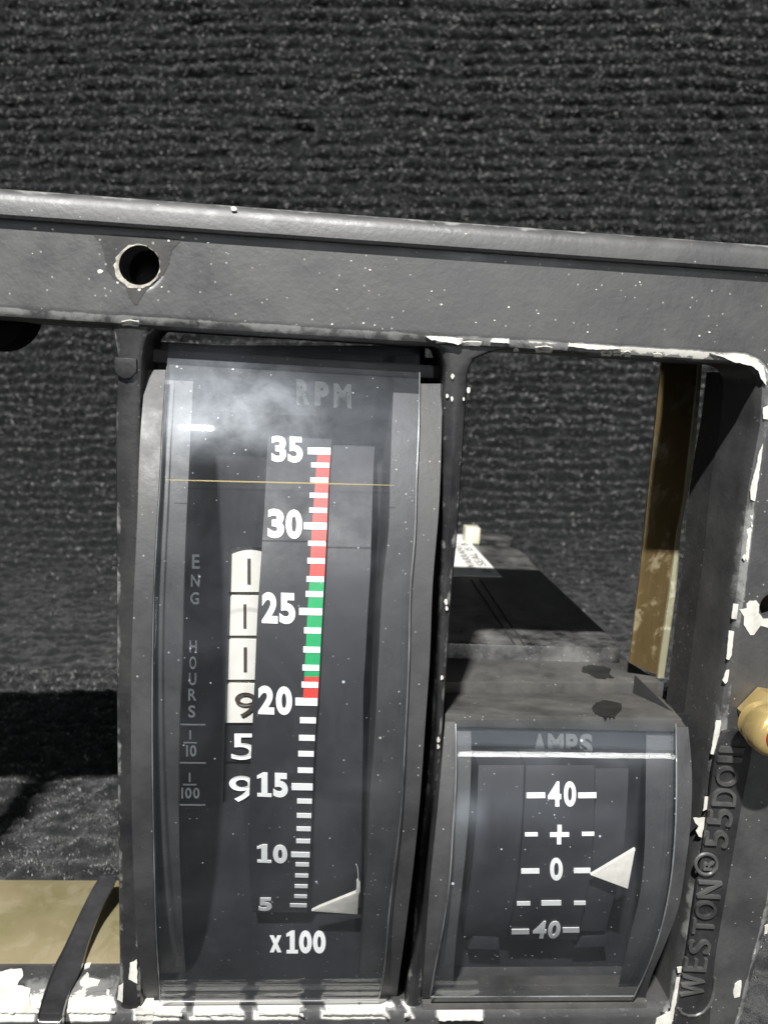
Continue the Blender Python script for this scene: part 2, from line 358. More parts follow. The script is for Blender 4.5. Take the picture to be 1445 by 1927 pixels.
def lens(name, smudge=1.0, rough=.012, bump=.05, g0=.06, g1=.42, glow_haze=None):
    def b(nt, out):
        c = coord(nt)
        tr = N(nt, 'ShaderNodeBsdfTransparent'); tr.inputs[0].default_value = (.965, .97, .975, 1)
        gl = N(nt, 'ShaderNodeBsdfGlossy'); L(nt, ramp(nt, noise(nt, 90, 5, .6, c, 1.), [(.35, rough*.5), (.7, rough*1.6)]), gl.inputs['Roughness'])
        lw = N(nt, 'ShaderNodeLayerWeight'); lw.inputs['Blend'].default_value = .5; fr = N(nt, 'ShaderNodeMath', operation='MULTIPLY_ADD'); L(nt, math_(nt, 'POWER', lw.outputs['Facing'], 4.5), fr.inputs[0]); fr.inputs[1].default_value = .75; fr.inputs[2].default_value = .045
        bp = N(nt, 'ShaderNodeBump'); bp.inputs['Strength'].default_value = bump; bp.inputs['Distance'].default_value = .0002; L(nt, noise(nt, 120, 3, .6, c), bp.inputs['Height']); L(nt, bp.outputs[0], gl.inputs['Normal'])
        m1 = N(nt, 'ShaderNodeMixShader'); L(nt, fr.outputs[0], m1.inputs[0]); L(nt, tr.outputs[0], m1.inputs[1])
        g3 = N(nt, 'ShaderNodeBsdfGlossy'); g3.inputs['Roughness'].default_value = .24; g3.inputs[0].default_value = (.85, .93, 1, 1)
        gm = N(nt, 'ShaderNodeMixShader'); L(nt, ramp(nt, noise(nt, 75, 6, .65, c, 1.), [(.36, g0), (.66, g1)]), gm.inputs[0]); L(nt, gl.outputs[0], gm.inputs[1]); L(nt, g3.outputs[0], gm.inputs[2]); L(nt, gm.outputs[0], m1.inputs[2])
        # greasy film and dust, plus pale patches that paint a reflected glow
        df = N(nt, 'ShaderNodeBsdfDiffuse'); df.inputs[0].default_value = (.75, .8, .88, 1)
        g2 = N(nt, 'ShaderNodeBsdfGlossy'); g2.inputs['Roughness'].default_value = .32; g2.inputs[0].default_value = (.9, .95, 1, 1)
        film = N(nt, 'ShaderNodeMixShader'); film.inputs[0].default_value = .03; L(nt, df.outputs[0], film.inputs[1]); L(nt, g2.outputs[0], film.inputs[2])
        n1 = noise(nt, 70, 7, .62, c, 1.2); n2 = noise(nt, 28, 4, .5, c, .6)
        mk = math_(nt, 'MULTIPLY', ramp(nt, n1, [(.40, 0.02), (.72, .20)]), ramp(nt, n2, [(.35, .15), (.65, 1.)]))
        sp = math_(nt, 'MAXIMUM', math_(nt, 'MULTIPLY', specks(nt, c, 520, .09, .86), .5), math_(nt, 'MULTIPLY', specks(nt, c, 1900, .18, .9), .3))
        if glow_haze:
            for (sx, sy, sz), rad, amt in glow_haze:
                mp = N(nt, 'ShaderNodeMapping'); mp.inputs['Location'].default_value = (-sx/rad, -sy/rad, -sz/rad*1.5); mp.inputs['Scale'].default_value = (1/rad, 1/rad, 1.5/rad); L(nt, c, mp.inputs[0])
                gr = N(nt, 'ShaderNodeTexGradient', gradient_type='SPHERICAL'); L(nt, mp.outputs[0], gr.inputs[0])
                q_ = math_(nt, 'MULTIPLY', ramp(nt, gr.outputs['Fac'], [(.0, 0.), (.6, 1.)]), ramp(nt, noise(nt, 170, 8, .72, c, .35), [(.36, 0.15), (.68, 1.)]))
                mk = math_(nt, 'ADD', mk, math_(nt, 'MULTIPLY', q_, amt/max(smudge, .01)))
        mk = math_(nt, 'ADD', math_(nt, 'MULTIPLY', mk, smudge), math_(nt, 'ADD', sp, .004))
        m2 = N(nt, 'ShaderNodeMixShader'); L(nt, mk, m2.inputs[0]); L(nt, m1.outputs[0], m2.inputs[1]); L(nt, film.outputs[0], m2.inputs[2])
        L(nt, m2.outputs[0], out.inputs[0])
    return mat(name, b)
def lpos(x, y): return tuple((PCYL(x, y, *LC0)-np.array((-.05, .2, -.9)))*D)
M_LENS = lens('clear_window', .16, .010, .05, .002, .035, [(lpos(380, 730), .0125, .075), (lpos(500, 760), .008, .05), (lpos(660, 830), .014, .03)])  # the listed patches paint a soft reflected glow into the film
M_LENS2 = lens('clear_window_small', .12, .010, .03, .10, .55)

# ------------------------------------------------------------------ carpet: bench top that sweeps up behind
def make_carpet():
    prof = [(-1.5, 0), (3.70, 0), (3.95, .035), (4.2, .145), (4.41, .28), (4.6, .48), (4.78, .68), (4.96, .92), (5.10, 1.20), (5.20, 1.50), (5.26, 1.84), (5.29, 2.2), (5.3, 2.6), (5.3, 4.2)]
    prof = np.array(prof); 
    seg = np.hypot(*np.diff(prof, axis=0).T); s0 = np.r_[0, np.cumsum(seg)]
    sd = np.linspace(0, s0[-1], 4000); pd = np.interp(sd, s0, prof[:, 0]); pz = np.interp(sd, s0, prof[:, 1])
    k = np.hanning(181); k /= k.sum()
    def sm(a): e = np.r_[np.full(90, a[0])+(np.arange(-90, 0)*(a[1]-a[0])), a, a[-1]+np.arange(1, 91)*(a[-1]-a[-2])]; return np.convolve(e, k, 'valid')
    pd, pz = sm(pd), sm(pz)
    per = .0775; ds = per/11
    rows = np.arange(s0[-1]*.08, s0[-1]-.02, ds); cols = np.arange(-3.6, 3.6, .0105)
    d = np.interp(rows, sd, pd); z = np.interp(rows, sd, pz)
    td = np.gradient(d, rows); tz = np.gradient(z, rows); nl = np.hypot(td, tz); td /= nl; tz /= nl
    nd, nz = -tz, td                        # surface normal (towards camera and up)
    X, Sg = np.meshgrid(cols, rows)
    def vn(sx, sy, seed, a=X, b=Sg):
        r = np.random.default_rng(seed); G = r.random((400, 400))
        u = (a+9)/sx; v = (b+3)/sy; i = np.floor(u).astype(int); j = np.floor(v).astype(int); fu = u-i; fv = v-j
        fu = fu*fu*(3-2*fu); fv = fv*fv*(3-2*fv); g = lambda p, q: G[q % 400, p % 400]
        return (g(i, j)*(1-fu)+g(i+1, j)*fu)*(1-fv)+(g(i, j+1)*(1-fu)+g(i+1, j+1)*fu)*fv
    def height(a, b):
        wob = (vn(.35, .3, 1, a, b)-.5)*.035+(vn(.09, .12, 2, a, b)-.5)*.018
        ph = (b+wob)/per*2*math.pi
        amp = (.3+.95*vn(.16, .09, 3, a, b))*np.clip((b-5.1)/1.3, .32, 1)
        rib = (np.cos(ph)*.5+.5)**.7*.044*amp
        near = np.clip((b-4.9)/1.4, .6, 1)
        return rib+((vn(.045, .035, 4, a, b)-.5)*.030+(vn(.021, .018, 5, a, b)-.5)*.024)*near
    Hh = height(X, Sg)+rng.normal(0, .0022, X.shape)
    V = np.stack([X, d[:, None]+nd[:, None]*Hh, z[:, None]+nz[:, None]*Hh], -1).reshape(-1, 3)*D
    nr, nc = X.shape
    idx = np.arange(nr*nc).reshape(nr, nc)
    Q = np.stack([idx[:-1, :-1], idx[:-1, 1:], idx[1:, 1:], idx[1:, :-1]], -1).reshape(-1, 4)
    # loose fibres standing off the surface
    nf = 1500000
    fs = rng.uniform(1.9, rows[-1], nf); fz = np.interp(fs, rows, d); fx = rng.uniform(-1, 1, nf)*(.58*fz+.45)
    n2 = 1500000; f2 = rng.uniform(1.2+1.5, 2.5+1.5, n2); fs = np.r_[fs, f2]; fx = np.r_[fx, rng.uniform(-1.3, 1.0, n2)]; fz = np.r_[fz, np.full(n2, 20.)]
    hh = height(fx, fs); keep = (rng.random(len(hh)) < np.clip(.2+hh/.035, .08, 1)) & (rng.random(len(hh)) < (.58*fz+.45)/3.6); fx, fs, hh = fx[keep], fs[keep], hh[keep]; nf = len(fx)
    fd = np.interp(fs, rows, d); fz = np.interp(fs, rows, z); a_nd = np.interp(fs, rows, nd); a_nz = np.interp(fs, rows, nz); a_td = np.interp(fs, rows, td); a_tz = np.interp(fs, rows, tz)
    base = np.stack([fx, fd+a_nd*hh, fz+a_nz*hh], -1); nn = np.stack([np.zeros(nf), a_nd, a_nz], -1); tt = np.stack([np.zeros(nf), a_td, a_tz], -1); xx = np.tile([1., 0, 0], (nf, 1))
    ang = rng.uniform(0, 2*math.pi, nf); dirv = xx*np.cos(ang)[:, None]+tt*np.sin(ang)[:, None]; side = -xx*np.sin(ang)[:, None]+tt*np.cos(ang)[:, None]
    ln = rng.uniform(.009, .023, nf)[:, None]*np.clip(fd/5.5, .16, 1)[:, None]; up = rng.uniform(.1, 1.0, nf)[:, None]; wd = rng.uniform(.0010, .0036, nf)[:, None]*np.clip(fd/5., .18, 1.3)[:, None]
    p0 = base-nn*.002; p2 = base+(dirv+nn*up)*ln
    FV = np.stack([p0-side*wd, p0+side*wd, p2], 1).reshape(-1, 3)*D; b0 = np.arange(nf)*3+len(V)
    q4 = np.zeros((0, 4), int); t3 = np.stack([b0, b0+1, b0+2], -1)
    allv = np.vstack([V, FV]); me = bpy.data.meshes.new('carpet')
    nq = len(Q)+len(q4); nt_ = len(t3)
    me.vertices.add(len(allv)); me.vertices.foreach_set('co', allv.astype(np.float32).ravel())
    loops = np.concatenate([Q.ravel(), q4.ravel(), t3.ravel()]); me.loops.add(len(loops)); me.loops.foreach_set('vertex_index', loops.astype(np.int32))
    starts = np.concatenate([np.arange(nq)*4, nq*4+np.arange(nt_)*3]); me.polygons.add(nq+nt_); me.polygons.foreach_set('loop_start', starts.astype(np.int32))
    mi = np.concatenate([np.zeros(len(Q)), np.ones(len(q4)), np.ones(nt_)]).astype(np.int32); me.polygons.foreach_set('material_index', mi)
    me.polygons.foreach_set('use_smooth', np.concatenate([np.ones(len(Q)), np.zeros(len(q4)+nt_)]).astype(bool))
    me.update(calc_edges=True)
    tone = np.concatenate([np.zeros(len(V)), np.repeat(rng.random(nf)**3, 3)]).astype(np.float32)
    at = me.attributes.new('tone', 'FLOAT', 'POINT'); at.data.foreach_set('value', tone)
    def b1(nt, out):
        c = coord(nt); p = N(nt, 'ShaderNodeBsdfPrincipled')
        n = noise(nt, 1300, 6, .85, c); n2 = noise(nt, 90, 3, .6, c)
        col = mixc(nt, ramp(nt, n, [(.35, 0.), (.75, 1.)]), (.0035, .004, .0043), (.028, .030, .031))
        col = mixc(nt, ramp(nt, n2, [(.35, 0.), (.7, .4)]), col, (.016, .018, .019))
        L(nt, col, p.inputs['Base Color']); p.inputs['Roughness'].default_value = .85; p.inputs['Specular IOR Level'].default_value = .2
        p.inputs['Sheen Weight'].default_value = .15; p.inputs['Sheen Roughness'].default_value = .5
        bp = N(nt, 'ShaderNodeBump'); bp.inputs['Strength'].default_value = .8; bp.inputs['Distance'].default_value = .0006; L(nt, n, bp.inputs['Height']); L(nt, bp.outputs[0], p.inputs['Normal'])
        L(nt, p.outputs[0], out.inputs[0])
    def b2(nt, out):
        p = N(nt, 'ShaderNodeBsdfPrincipled'); at = N(nt, 'ShaderNodeAttribute', attribute_name='tone').outputs['Fac']
        col = ramp(nt, at, [(0., (.006, .007, .008)), (.4, (.045, .048, .05)), (.75, (.2, .205, .205)), (1., (.7, .68, .66))])
        L(nt, col, p.inputs['Base Color']); p.inputs['Roughness'].default_value = .5; p.inputs['Specular IOR Level'].default_value = .5
        L(nt, p.outputs[0], out.inputs[0])
    me.materials.append(mat('carpet_felt', b1)); me.materials.append(mat('carpet_fibre', b2))
    o = bpy.data.objects.new('carpet', me); S.collection.objects.link(o)
    setp(o, 'black ribbed carpet under and sweeping up behind the instrument frame', 'carpet', kind='structure')
make_carpet()

# ------------------------------------------------------------------ instrument frame
BARZ, TOPZ, LIPZ = .041, .170, .157
ZL = -.908                                # top of the lower rail
frame = thing('instrument_frame', (0, .05, -.98), 'black cast metal instrument frame with chipped white edges, screw hole in its top bar', 'instrument frame')
def dense(loop, step=.012):
    out = []
    for i in range(len(loop)):
        a = np.array(loop[i], float); b = np.array(loop[(i+1) % len(loop)], float); m = max(1, int(np.linalg.norm(b-a)/step))
        out += [a+(b-a)*j/m for j in range(m)]
    return np.array(out)
def offset(loop, d):                       # to the left of travel
    n = len(loop); t = np.roll(loop, -1, 0)-np.roll(loop, 1, 0); t /= np.linalg.norm(t, axis=1)[:, None]
    return loop+np.stack([-t[:, 1], t[:, 0]], -1)*d
def xz(px, py): p = P(px, py, 0); return (p[0], p[2])
def arc(c, r, a0, a1, n=8): return [(c[0]+r*math.cos(math.radians(a0+(a1-a0)*i/n)), c[1]+r*math.sin(math.radians(a0+(a1-a0)*i/n))) for i in range(n+1)]
inner_r = [xz(1430, 740), xz(1427, 800), xz(1405, 920), xz(1385, 1100), xz(1371, 1200), xz(1348, 1380), xz(1321, 1560), xz(1295, 1720), xz(1268, 1880), (xz(1262, 1925))]
outer_r = [xz(1400, 1920), xz(1418, 1850), xz(1445, 1747), xz(1470, 1640), xz(1500, 1500)]
XI = inner_r[0][0]
# right member: hole loop is clockwise so material lies to the left of travel
hole = [(-.70, BARZ)]+list(reversed(arc((XI-.03, BARZ-.03), .03, 0, 90)))+inner_r[1:]+[(inner_r[-1][0], ZL), (-.70, ZL)]
outer = [(1.1, TOPZ), (-1.25, TOPZ), (-1.25, -1.06), (xz(1400, 1920)[0]-.02, -1.06)]+outer_r+[(.86, -.3), (1.1, -.1)]
hole2 = [(-1.15, BARZ), (-.76, BARZ), (-.76, ZL), (-1.15, ZL)]
def circle(cx, cz, r, n=48): return [(cx+r*math.cos(-2*math.pi*i/n), cz+r*math.sin(-2*math.pi*i/n)) for i in range(n)]
hc = xz(263, 499); hr = .0262
hc2 = xz(1453, 1141); hr2 = .0175
def wearfn(kind, x, z):
    if kind == 'hole':
        w_ = .40
        if z > 0: w_ = .42+.22*np.clip((x-.16)/.25, 0, 1)
        if x > .5 and z < .02: w_ = .42+.12*math.sin(z*23)
        if z < -.85: w_ = .62
        return w_
    if kind == 'screw': return .52
    if kind == 'outer': return .45
    return .3
CHIPX = [(P(a, 1925, .006)[0], P(b, 1925, .006)[0]) for a, b in ((-400, 70), (100, 214), (252, 344), (364, 459), (486, 571), (604, 732), (760, 775), (824, 910))]
def cast():
    mb = MB(); bm = bmesh.new(); fillE = []
    lay = bm.verts.layers.float.new('w')
    def ring(loop, bev, kind, kmax=.1):
        n = len(loop); L1 = offset(loop, bev); L0 = offset(loop, bev+.006)
        rows = []
        for arr, k, ws in ((L0, 0, 0.), (L1, 0, 1.3), (offset(loop, bev*.3), bev*.3, .95), (loop, bev, .75), (loop, bev+.012, .2), (loop, kmax, 0.)):
            rw = []
            for p in arr:
                v = bm.verts.new((p[0], k, p[1])); v[lay] = ws*wearfn(kind, p[0], p[1]); rw.append(v)
                if kind == 'hole' and p[1] < ZL+.004 and 0 < ws and p[0] < XI-.02: v[lay] = .82 if any(a <= p[0]+.004*math.sin(p[0]*190+k*300)+.003*math.sin(p[0]*71) <= b for a, b in CHIPX) else .33
            rows.append(rw)
        for a, b in zip(rows[:-1], rows[1:]):
            for i in range(n): bm.faces.new((a[i], a[(i+1) % n], b[(i+1) % n], b[i]))
        for i in range(n): fillE.append(bm.edges.new((rows[0][i], rows[0][(i+1) % n])) if bm.edges.get((rows[0][i], rows[0][(i+1) % n])) is None else bm.edges.get((rows[0][i], rows[0][(i+1) % n])))
    ring(dense(hole, .006), .012, 'hole'); ring(dense(hole2, .03), .012, 'x')
    ring(dense(outer, .02), .012, 'outer')
    ring(dense(circle(*hc, hr), .01), .0025, 'screw', .06); ring(dense(circle(*hc2, hr2), .01), .002, 'x', .06)
    bmesh.ops.triangle_fill(bm, edges=fillE, use_beauty=True)
    bm.verts.index_update()
    mb.add([v.co[:] for v in bm.verts], [[v.index for v in f.verts] for f in bm.faces], 0, [v[lay] for v in bm.verts]); bm.free()
    # raised lip along the top
    n = 200; prof = [(.10, .183), (.03, .190), (.008, .1905), (-.002, .188), (-.0085, .181), (-.011, .174), (-.0115, LIPZ+.002), (-.009, LIPZ-.0015), (.002, LIPZ-.002)]
    ww = [.1, .3, .50, .46, .12, 0, 0, .15, 0]
    vs, wv = [], []
    for i in range(n+1):
        x = -1.25+2.35*i/n
        for (k, z), q in zip(prof, ww): vs.append((x, k, z)); wv.append(q)
    m = len(prof); mb.add(vs, [(i*m+j, i*m+j+1, (i+1)*m+j+1, (i+1)*m+j) for i in range(n) for j in range(m-1)], 0, wv)
    # paint chips
    F0 = Splane(0); off = (0, -.0012, 0)
    # around the screw hole
    ringp = []
    for i in range(40):
        a = 2*math.pi*i/40; r = 37.5+9.5*(.55+.45*math.sin(a*1.0-.9))+random.uniform(-1.5, 2.5); ringp.append((263+r*math.cos(a), 499+r*.98*math.sin(a)))
    inn = [(263+38.6*math.cos(2*math.pi*i/40), 499+37.6*math.sin(2*math.pi*i/40)) for i in range(40)]
    gp = np.array([(x/3.61-263, y/3.61+340-499) for x, y in [(630, 362), (690, 430), (712, 520), (722, 600), (790, 680), (850, 720), (880, 800), (930, 850), (980, 760), (1040, 700), (1110, 640), (1150, 560), (1170, 470), (1240, 400), (1130, 385), (960, 372), (800, 368)]])
    def rad_at(a):
        d = np.array([math.cos(a), math.sin(a)]); best = 50
        for p, q in zip(gp, np.roll(gp, -1, 0)):
            m_ = np.array([d, p-q]).T
            if abs(np.linalg.det(m_)) < 1e-9: continue
            t, u = np.linalg.solve(m_, p)
            if t > 0 and 0 <= u <= 1: best = t
        return best
    g1, g2 = [], []
    for i in range(120):
        a = 2*math.pi*i/120; r = rad_at(a)+random.uniform(-1.2, 1.2); g1.append(np.array(P(263+r*math.cos(a), 499+r*math.sin(a), -.0005))); g2.append(np.array(P(263+39*math.cos(a), 499+38.2*math.sin(a), -.0005)))
    mb.add(g1+g2, [(i, (i+1) % 120, (i+1) % 120+120, i+120) for i in range(120)], 2)
    a_ = [np.array(P(*q, 0))+np.array([0, -.0011, 0]) for q in ringp]; b_ = [np.array(P(*q, 0))+np.array([0, -.0011, 0]) for q in inn]
    mb.add(a_+b_, [(i, (i+1) % 40, (i+1) % 40+40, i+40) for i in range(40)], 3)
    for q in [(189, 511, 9), (345, 447, 5), (318, 453, 4), (222, 532, 4), (263, 545, 6), (236, 527, 4), (67, 430, 6), (100, 432, 4), (440, 393, 11), (62, 477, 2), (430, 478, 2), (305, 540, 3), (370, 450, 3), (392, 457, 3),
              (830, 573, 4), (957, 578, 4), (696, 508, 4), (661, 491, 3), (634, 545, 3), (812, 548, 3), (950, 493, 4), (930, 603, 3), (876, 440, 3.5), (625, 610, 4), (684, 608, 3.5), (705, 612, 3), (895, 607, 3), (1121, 545, 3), (1203, 531, 3), (1315, 632, 3.5), (1334, 625, 3.5), (1012, 590, 3), (1105, 625, 3)]:
        x, y, r = q; big = r > 8; r *= .55 if big else .62
        pts = [(x+r*(1.1 if big else 1)*math.cos(a)*random.uniform(.7, 1.15), y+r*.75*math.sin(a)*random.uniform(.7, 1.15)) for a in np.linspace(0, 2*math.pi, 9)[:-1]]
        mb.flake(pts, Splane(-.0108) if y < 400 or (x > 800 and y < 445) else F0, (0, -.0006, 0), .3)
    # chips on the lower bevel of the top bar: 45 degree plane
    nb = np.array([0, -1, -1])/math.sqrt(2); bv = .012; SB = Sedge([(0, BARZ+bv), (bv*.3, BARZ+bv*.3), (bv, BARZ)]); ob = nb*.0009
    for x0, x1, y0, y1 in [(230, 262, 603, 612), (820, 870, 636, 645), (868, 905, 642, 650), (1006, 1038, 652, 663), (1130, 1150, 659, 670), (1153, 1170, 660, 669), (1174, 1186, 661, 671), (1228, 1245, 665, 671), (965, 975, 656, 661)]:
        mb.flake([(x0, y0+1), ((x0+x1)/2, y0-1), (x1, y0+1), (x1+1, (y0+y1)/2+1), (x1-2, y1+1), ((x0+x1)/2, y1-1), (x0+1, y1)], SB, ob, 1.4)
    for pl in [[(925, 637), (957, 637), (957, 646), (922, 644)], [(1070, 646), (1150, 651), (1168, 657), (1120, 658), (1068, 652)], [(800, 632), (850, 634), (868, 644), (862, 650), (850, 645), (812, 640)],
               [(1334, 664), (1360, 668), (1400, 669), (1420, 674), (1434, 690), (1440, 715), (1440, 725), (1430, 712), (1425, 698), (1412, 688), (1395, 685), (1378, 681), (1362, 673)]]:
        mb.flake(pl, Splane(-.0002), off, 1.2)
    c1 = lambda x, y: (x/4.283+1145, y/4.283+1050); c3 = lambda x, y: (x/4.283+1145, y/4.283+650)
    mb.flake([c1(*q) for q in [(1110, 405), (1055, 420), (1085, 470), (1085, 540), (1135, 620), (1165, 620), (1215, 545), (1320, 570), (1360, 520), (1320, 492), (1240, 490), (1205, 440), (1207, 375), (1180, 345), (1135, 345), (1105, 372)]], F0, off, 1.2)
    for pl in [[(1000, 368), (1040, 372), (1025, 490), (985, 488)], [(965, 585), (1005, 590), (985, 780), (965, 820), (945, 810)], [(945, 905), (965, 900), (955, 990), (935, 1012), (915, 985)], [(862, 1308), (902, 1310), (868, 1560), (850, 1582), (818, 1578)]]:
        mb.flake([c1(*q) for q in pl], F0, off, .8)
    for pl in [[(1240, 790), (1210, 1000), (1175, 1255), (1140, 1240), (1135, 1160), (1190, 960), (1205, 870)], [(1240, 500), (1300, 480), (1300, 600), (1240, 590)], [(1090, 1680), (1105, 1700), (1090, 1735), (1072, 1710)], [(1145, 1430), (1160, 1450), (1150, 1475), (1140, 1450)]]:
        mb.flake([c3(*q) for q in pl], F0, off, 1)
    c2 = lambda x, y: (x/4.04+1195, y/4.04+1450)
    for pl in [[(525, 200), (555, 200), (540, 290), (512, 305)], [(437, 360), (525, 358), (515, 440), (500, 505), (480, 500), (460, 460), (478, 420), (450, 395)], [(310, 1575), (335, 1570), (310, 1740), (290, 1850), (270, 1927), (150, 1927), (160, 1880), (265, 1830), (280, 1730)], [(780, 1600), (805, 1595), (800, 1660), (790, 1715), (750, 1725), (740, 1685), (755, 1620)], [(315, 1495), (350, 1490), (345, 1530), (320, 1535)], [(980, 1180), (1005, 1165), (1000, 1235), (978, 1240)]]:
        mb.flake([c2(*q) for q in pl], F0, off, 1)
    # lower rail, upper surface and front edge
    nr_ = np.array([0, -1, 1])/math.sqrt(2); FB = Sedge([(0, ZL-.012), (.0036, ZL-.0036), (.012, ZL), (.09, ZL)]); offr = nr_*.0009
    SL = Shor(ZL+.0002); up = (0, 0, .0016); c4 = lambda x, y: (x/2.846, y/2.846+1250)
    for pl in [[(-90, 1640), (0, 1652), (60, 1635), (120, 1635), (130, 1670), (95, 1720), (165, 1740), (160, 1830), (200, 1850), (215, 1868), (-90, 1868)], [(430, 1700), (470, 1650), (480, 1680), (540, 1695), (530, 1720), (470, 1730), (430, 1720)],
               [(370, 1830), (420, 1800), (490, 1790), (530, 1840), (580, 1860), (620, 1862), (620, 1868), (350, 1868)], [(455, 1610), (490, 1603), (480, 1625), (455, 1635)], [(575, 1745), (590, 1748), (588, 1775), (572, 1770)]]:
        mb.flake([c4(*q) for q in pl], SL, up, 2.0)
    b2 = lambda x, y: (x/2.408+200, y/2.408+1750)
    for pl in [[(130, 368), (230, 385), (345, 390), (345, 382), (130, 382)], [(400, 385), (520, 378), (615, 384), (620, 382), (395, 382)], [(690, 380), (780, 374), (850, 372), (895, 395), (890, 382), (690, 382)], [(980, 378), (1100, 370), (1240, 372), (1275, 398), (1275, 382), (975, 382)], [(1350, 398), (1370, 392), (1380, 382), (1350, 382)]]:
        mb.flake([b2(*q) for q in pl], SL, up, 1.6)
    b3 = lambda x, y: (x/2.627+750, y/2.627+1750)
    mb.flake([b3(*q) for q in [(195, 430), (260, 418), (350, 418), (410, 430), (415, 447), (200, 447)]], SL, up, 1.6)
    return mb.build('casting', [M_FRAME, M_PRIMER, M_GRIME, M_WORN], frame)
cast()
# rear rail behind the top bar, plus unseen plate added to merge their shadows
mb = MB(); mb.box((-1.25, .27, .09), (1.1, .325, .182), .004); mb.box((-1.24, .101, .10), (-1.2, .269, .17)); mb.box((1.0, .101, .10), (1.05, .269, .17)); mb.box((-1.19, .1015, .165), (.99, .2685, .180)); mb.build('rear_rail', [M_SIDE], frame)
mb = MB(); mb.box((-1.14, .02, -.46), (-.77, .09, -.37), .004); mb.build('shadow_bar', [M_SIDE], frame)  # unseen bar in the next bay, added to cast a carpet shadow
# struts either side of the tall gauge
def strut(pxL, pxR, ys, k, depth, name='strut'):
    mb = MB(); bev = .006; rows = []; n = len(ys)
    vs, wv = [], []
    for i, y in enumerate(ys):
        a = P(pxL[i], y, k); b = P(pxR[i], y, k); wx = b[0]-a[0]
        for (u, kk, ww) in ((0, depth, 0), (0, .012, .05), (0, bev, .30), (bev*.35, bev*.3, .36), (bev, 0, .30), (bev+.006, -.0005, 0), (wx/2, -.001, 0), (wx-bev-.006, -.0005, 0), (wx-bev, 0, .30), (wx-bev*.35, bev*.3, .36), (wx, bev, .3), (wx, .012, .05), (wx, depth, 0)):
            vs.append((a[0]+u, k+kk, a[2])); wv.append(ww+(.08 if y > 950 else 0)*(ww > .2))
    m = 13; mb.add(vs, [(i*m+j, i*m+j+1, (i+1)*m+j+1, (i+1)*m+j) for i in range(n-1) for j in range(m-1)], 0, wv)
    return mb
ysS = list(np.linspace(596, 1935, 90))
SK = .009
LSl = [(160, 590), (186, 600), (205, 612), (214, 640), (216, 800), (218, 1100), (219, 1400), (222, 1640), (224, 1800), (226, 1945)]
LSr = [(330, 590), (300, 606), (282, 622), (273, 650), (268, 720), (266, 900), (264, 1200), (262, 1500), (266, 1800), (268, 1945)]
mb = strut([smooth_interp(LSl, y) for y in ysS], [smooth_interp(LSr, y) for y in ysS], ysS, SK, .085)
mb.pxsolid([(216, 672), (257, 675), (257, 700), (247, 711), (234, 713), (224, 708), (216, 698)], Splane(SK-.006), .006, .0015)
mb.flake([(246, 1812), (259, 1806), (259, 1850), (243, 1842)], Splane(SK-.002), (0, -.001, 0), 1.2)
mb.flake([(224, 1855), (233, 1850), (231, 1885), (222, 1880)], Splane(SK-.002), (0, -.001, 0), 1.2)
mb.flake([(255, 1900), (262, 1893), (290, 1903), (288, 1925), (258, 1930)], Splane(SK-.008), (0, -.001, 0), 1.2)
mb.build('strut', [M_STRUT, M_PRIMER], frame)
MSl = [(745, 630), (795, 640), (822, 652), (832, 672), (833, 750), (829, 1000), (822, 1150), (808, 1400), (790, 1600), (772, 1800), (757, 1945)]
MSr = [(975, 645), (930, 655), (900, 668), (884, 690), (880, 730), (872, 850), (862, 1000), (852, 1100), (843, 1230), (832, 1400), (820, 1550), (806, 1720), (796, 1850), (790, 1945)]
mb = strut([smooth_interp(MSl, y) for y in ysS], [smooth_interp(MSr, y) for y in ysS], ysS, SK, .085)
for x, y, r in [(851, 708, 5), (841, 745, 4), (850, 751, 4), (881, 734, 6), (872, 751, 3), (839, 1132, 5), (831, 1275, 4), (824, 1392, 5), (824, 1405, 4), (840, 1145, 4)]:
    mb.flake([(x+r*.7*math.cos(a)*random.uniform(.7, 1.15), y+r*1.2*math.sin(a)*random.uniform(.7, 1.15)) for a in np.linspace(0, 2*math.pi, 9)[:-1]], Splane(SK-.002), (0, -.001, 0), .3)
mb.build('strut', [M_STRUT, M_PRIMER], frame)
# dark rubber boss under the bar, upper left
mb = MB(); mb.solid([np.array(P(-22+72*math.cos(a), 592+68*math.sin(a), .055)) for a in np.linspace(0, 2*math.pi, 40)[:-1]], [np.array(P(-22+72*math.cos(a), 592+68*math.sin(a), .055))+np.array([0, .06, 0]) for a in np.linspace(0, 2*math.pi, 40)[:-1]], .003)
mb.build('rubber_boss', [M_BLACK], frame)
# right member: inner wall flange, lettered pad
mb = MB()
wl = [(1352, 690), (1352, 860), (1345, 1000), (1325, 1030), (1317, 1100), (1300, 1180), (1290, 1300), (1285, 1400), (1283, 1900)]
XW = inner_r[0][0]
pts = [(1440, 700), (1427, 800), (1405, 920), (1385, 1100), (1371, 1200), (1348, 1380), (1321, 1560), (1295, 1720), (1268, 1880), (1262, 1925)]
vs = []; wv = []
nseg = 60
for i in range(nseg+1):
    y = 700+(1925-700)*i/nseg; p = P(smooth_interp(pts, y), y, 0)
    for kk, ww in ((.0985, .0), (.16, .33), (.165, .36)): vs.append((p[0]+.0015, kk, p[2])); wv.append(ww)
    for kk in (.165, .0985): vs.append((p[0]+.012, kk, p[2])); wv.append(.2)
mb.add(vs, [(i*5+j, i*5+j+1, (i+1)*5+j+1, (i+1)*5+j) for i in range(nseg) for j in range(4)], 0, wv)
mb.build('inner_flange', [M_SIDE, M_PRIMER], frame)
mb = MB()
padL = [(1352, 1382), (1346, 1400), (1325, 1545), (1300, 1700), (1281, 1830), (1268, 1900), (1262, 1945)]
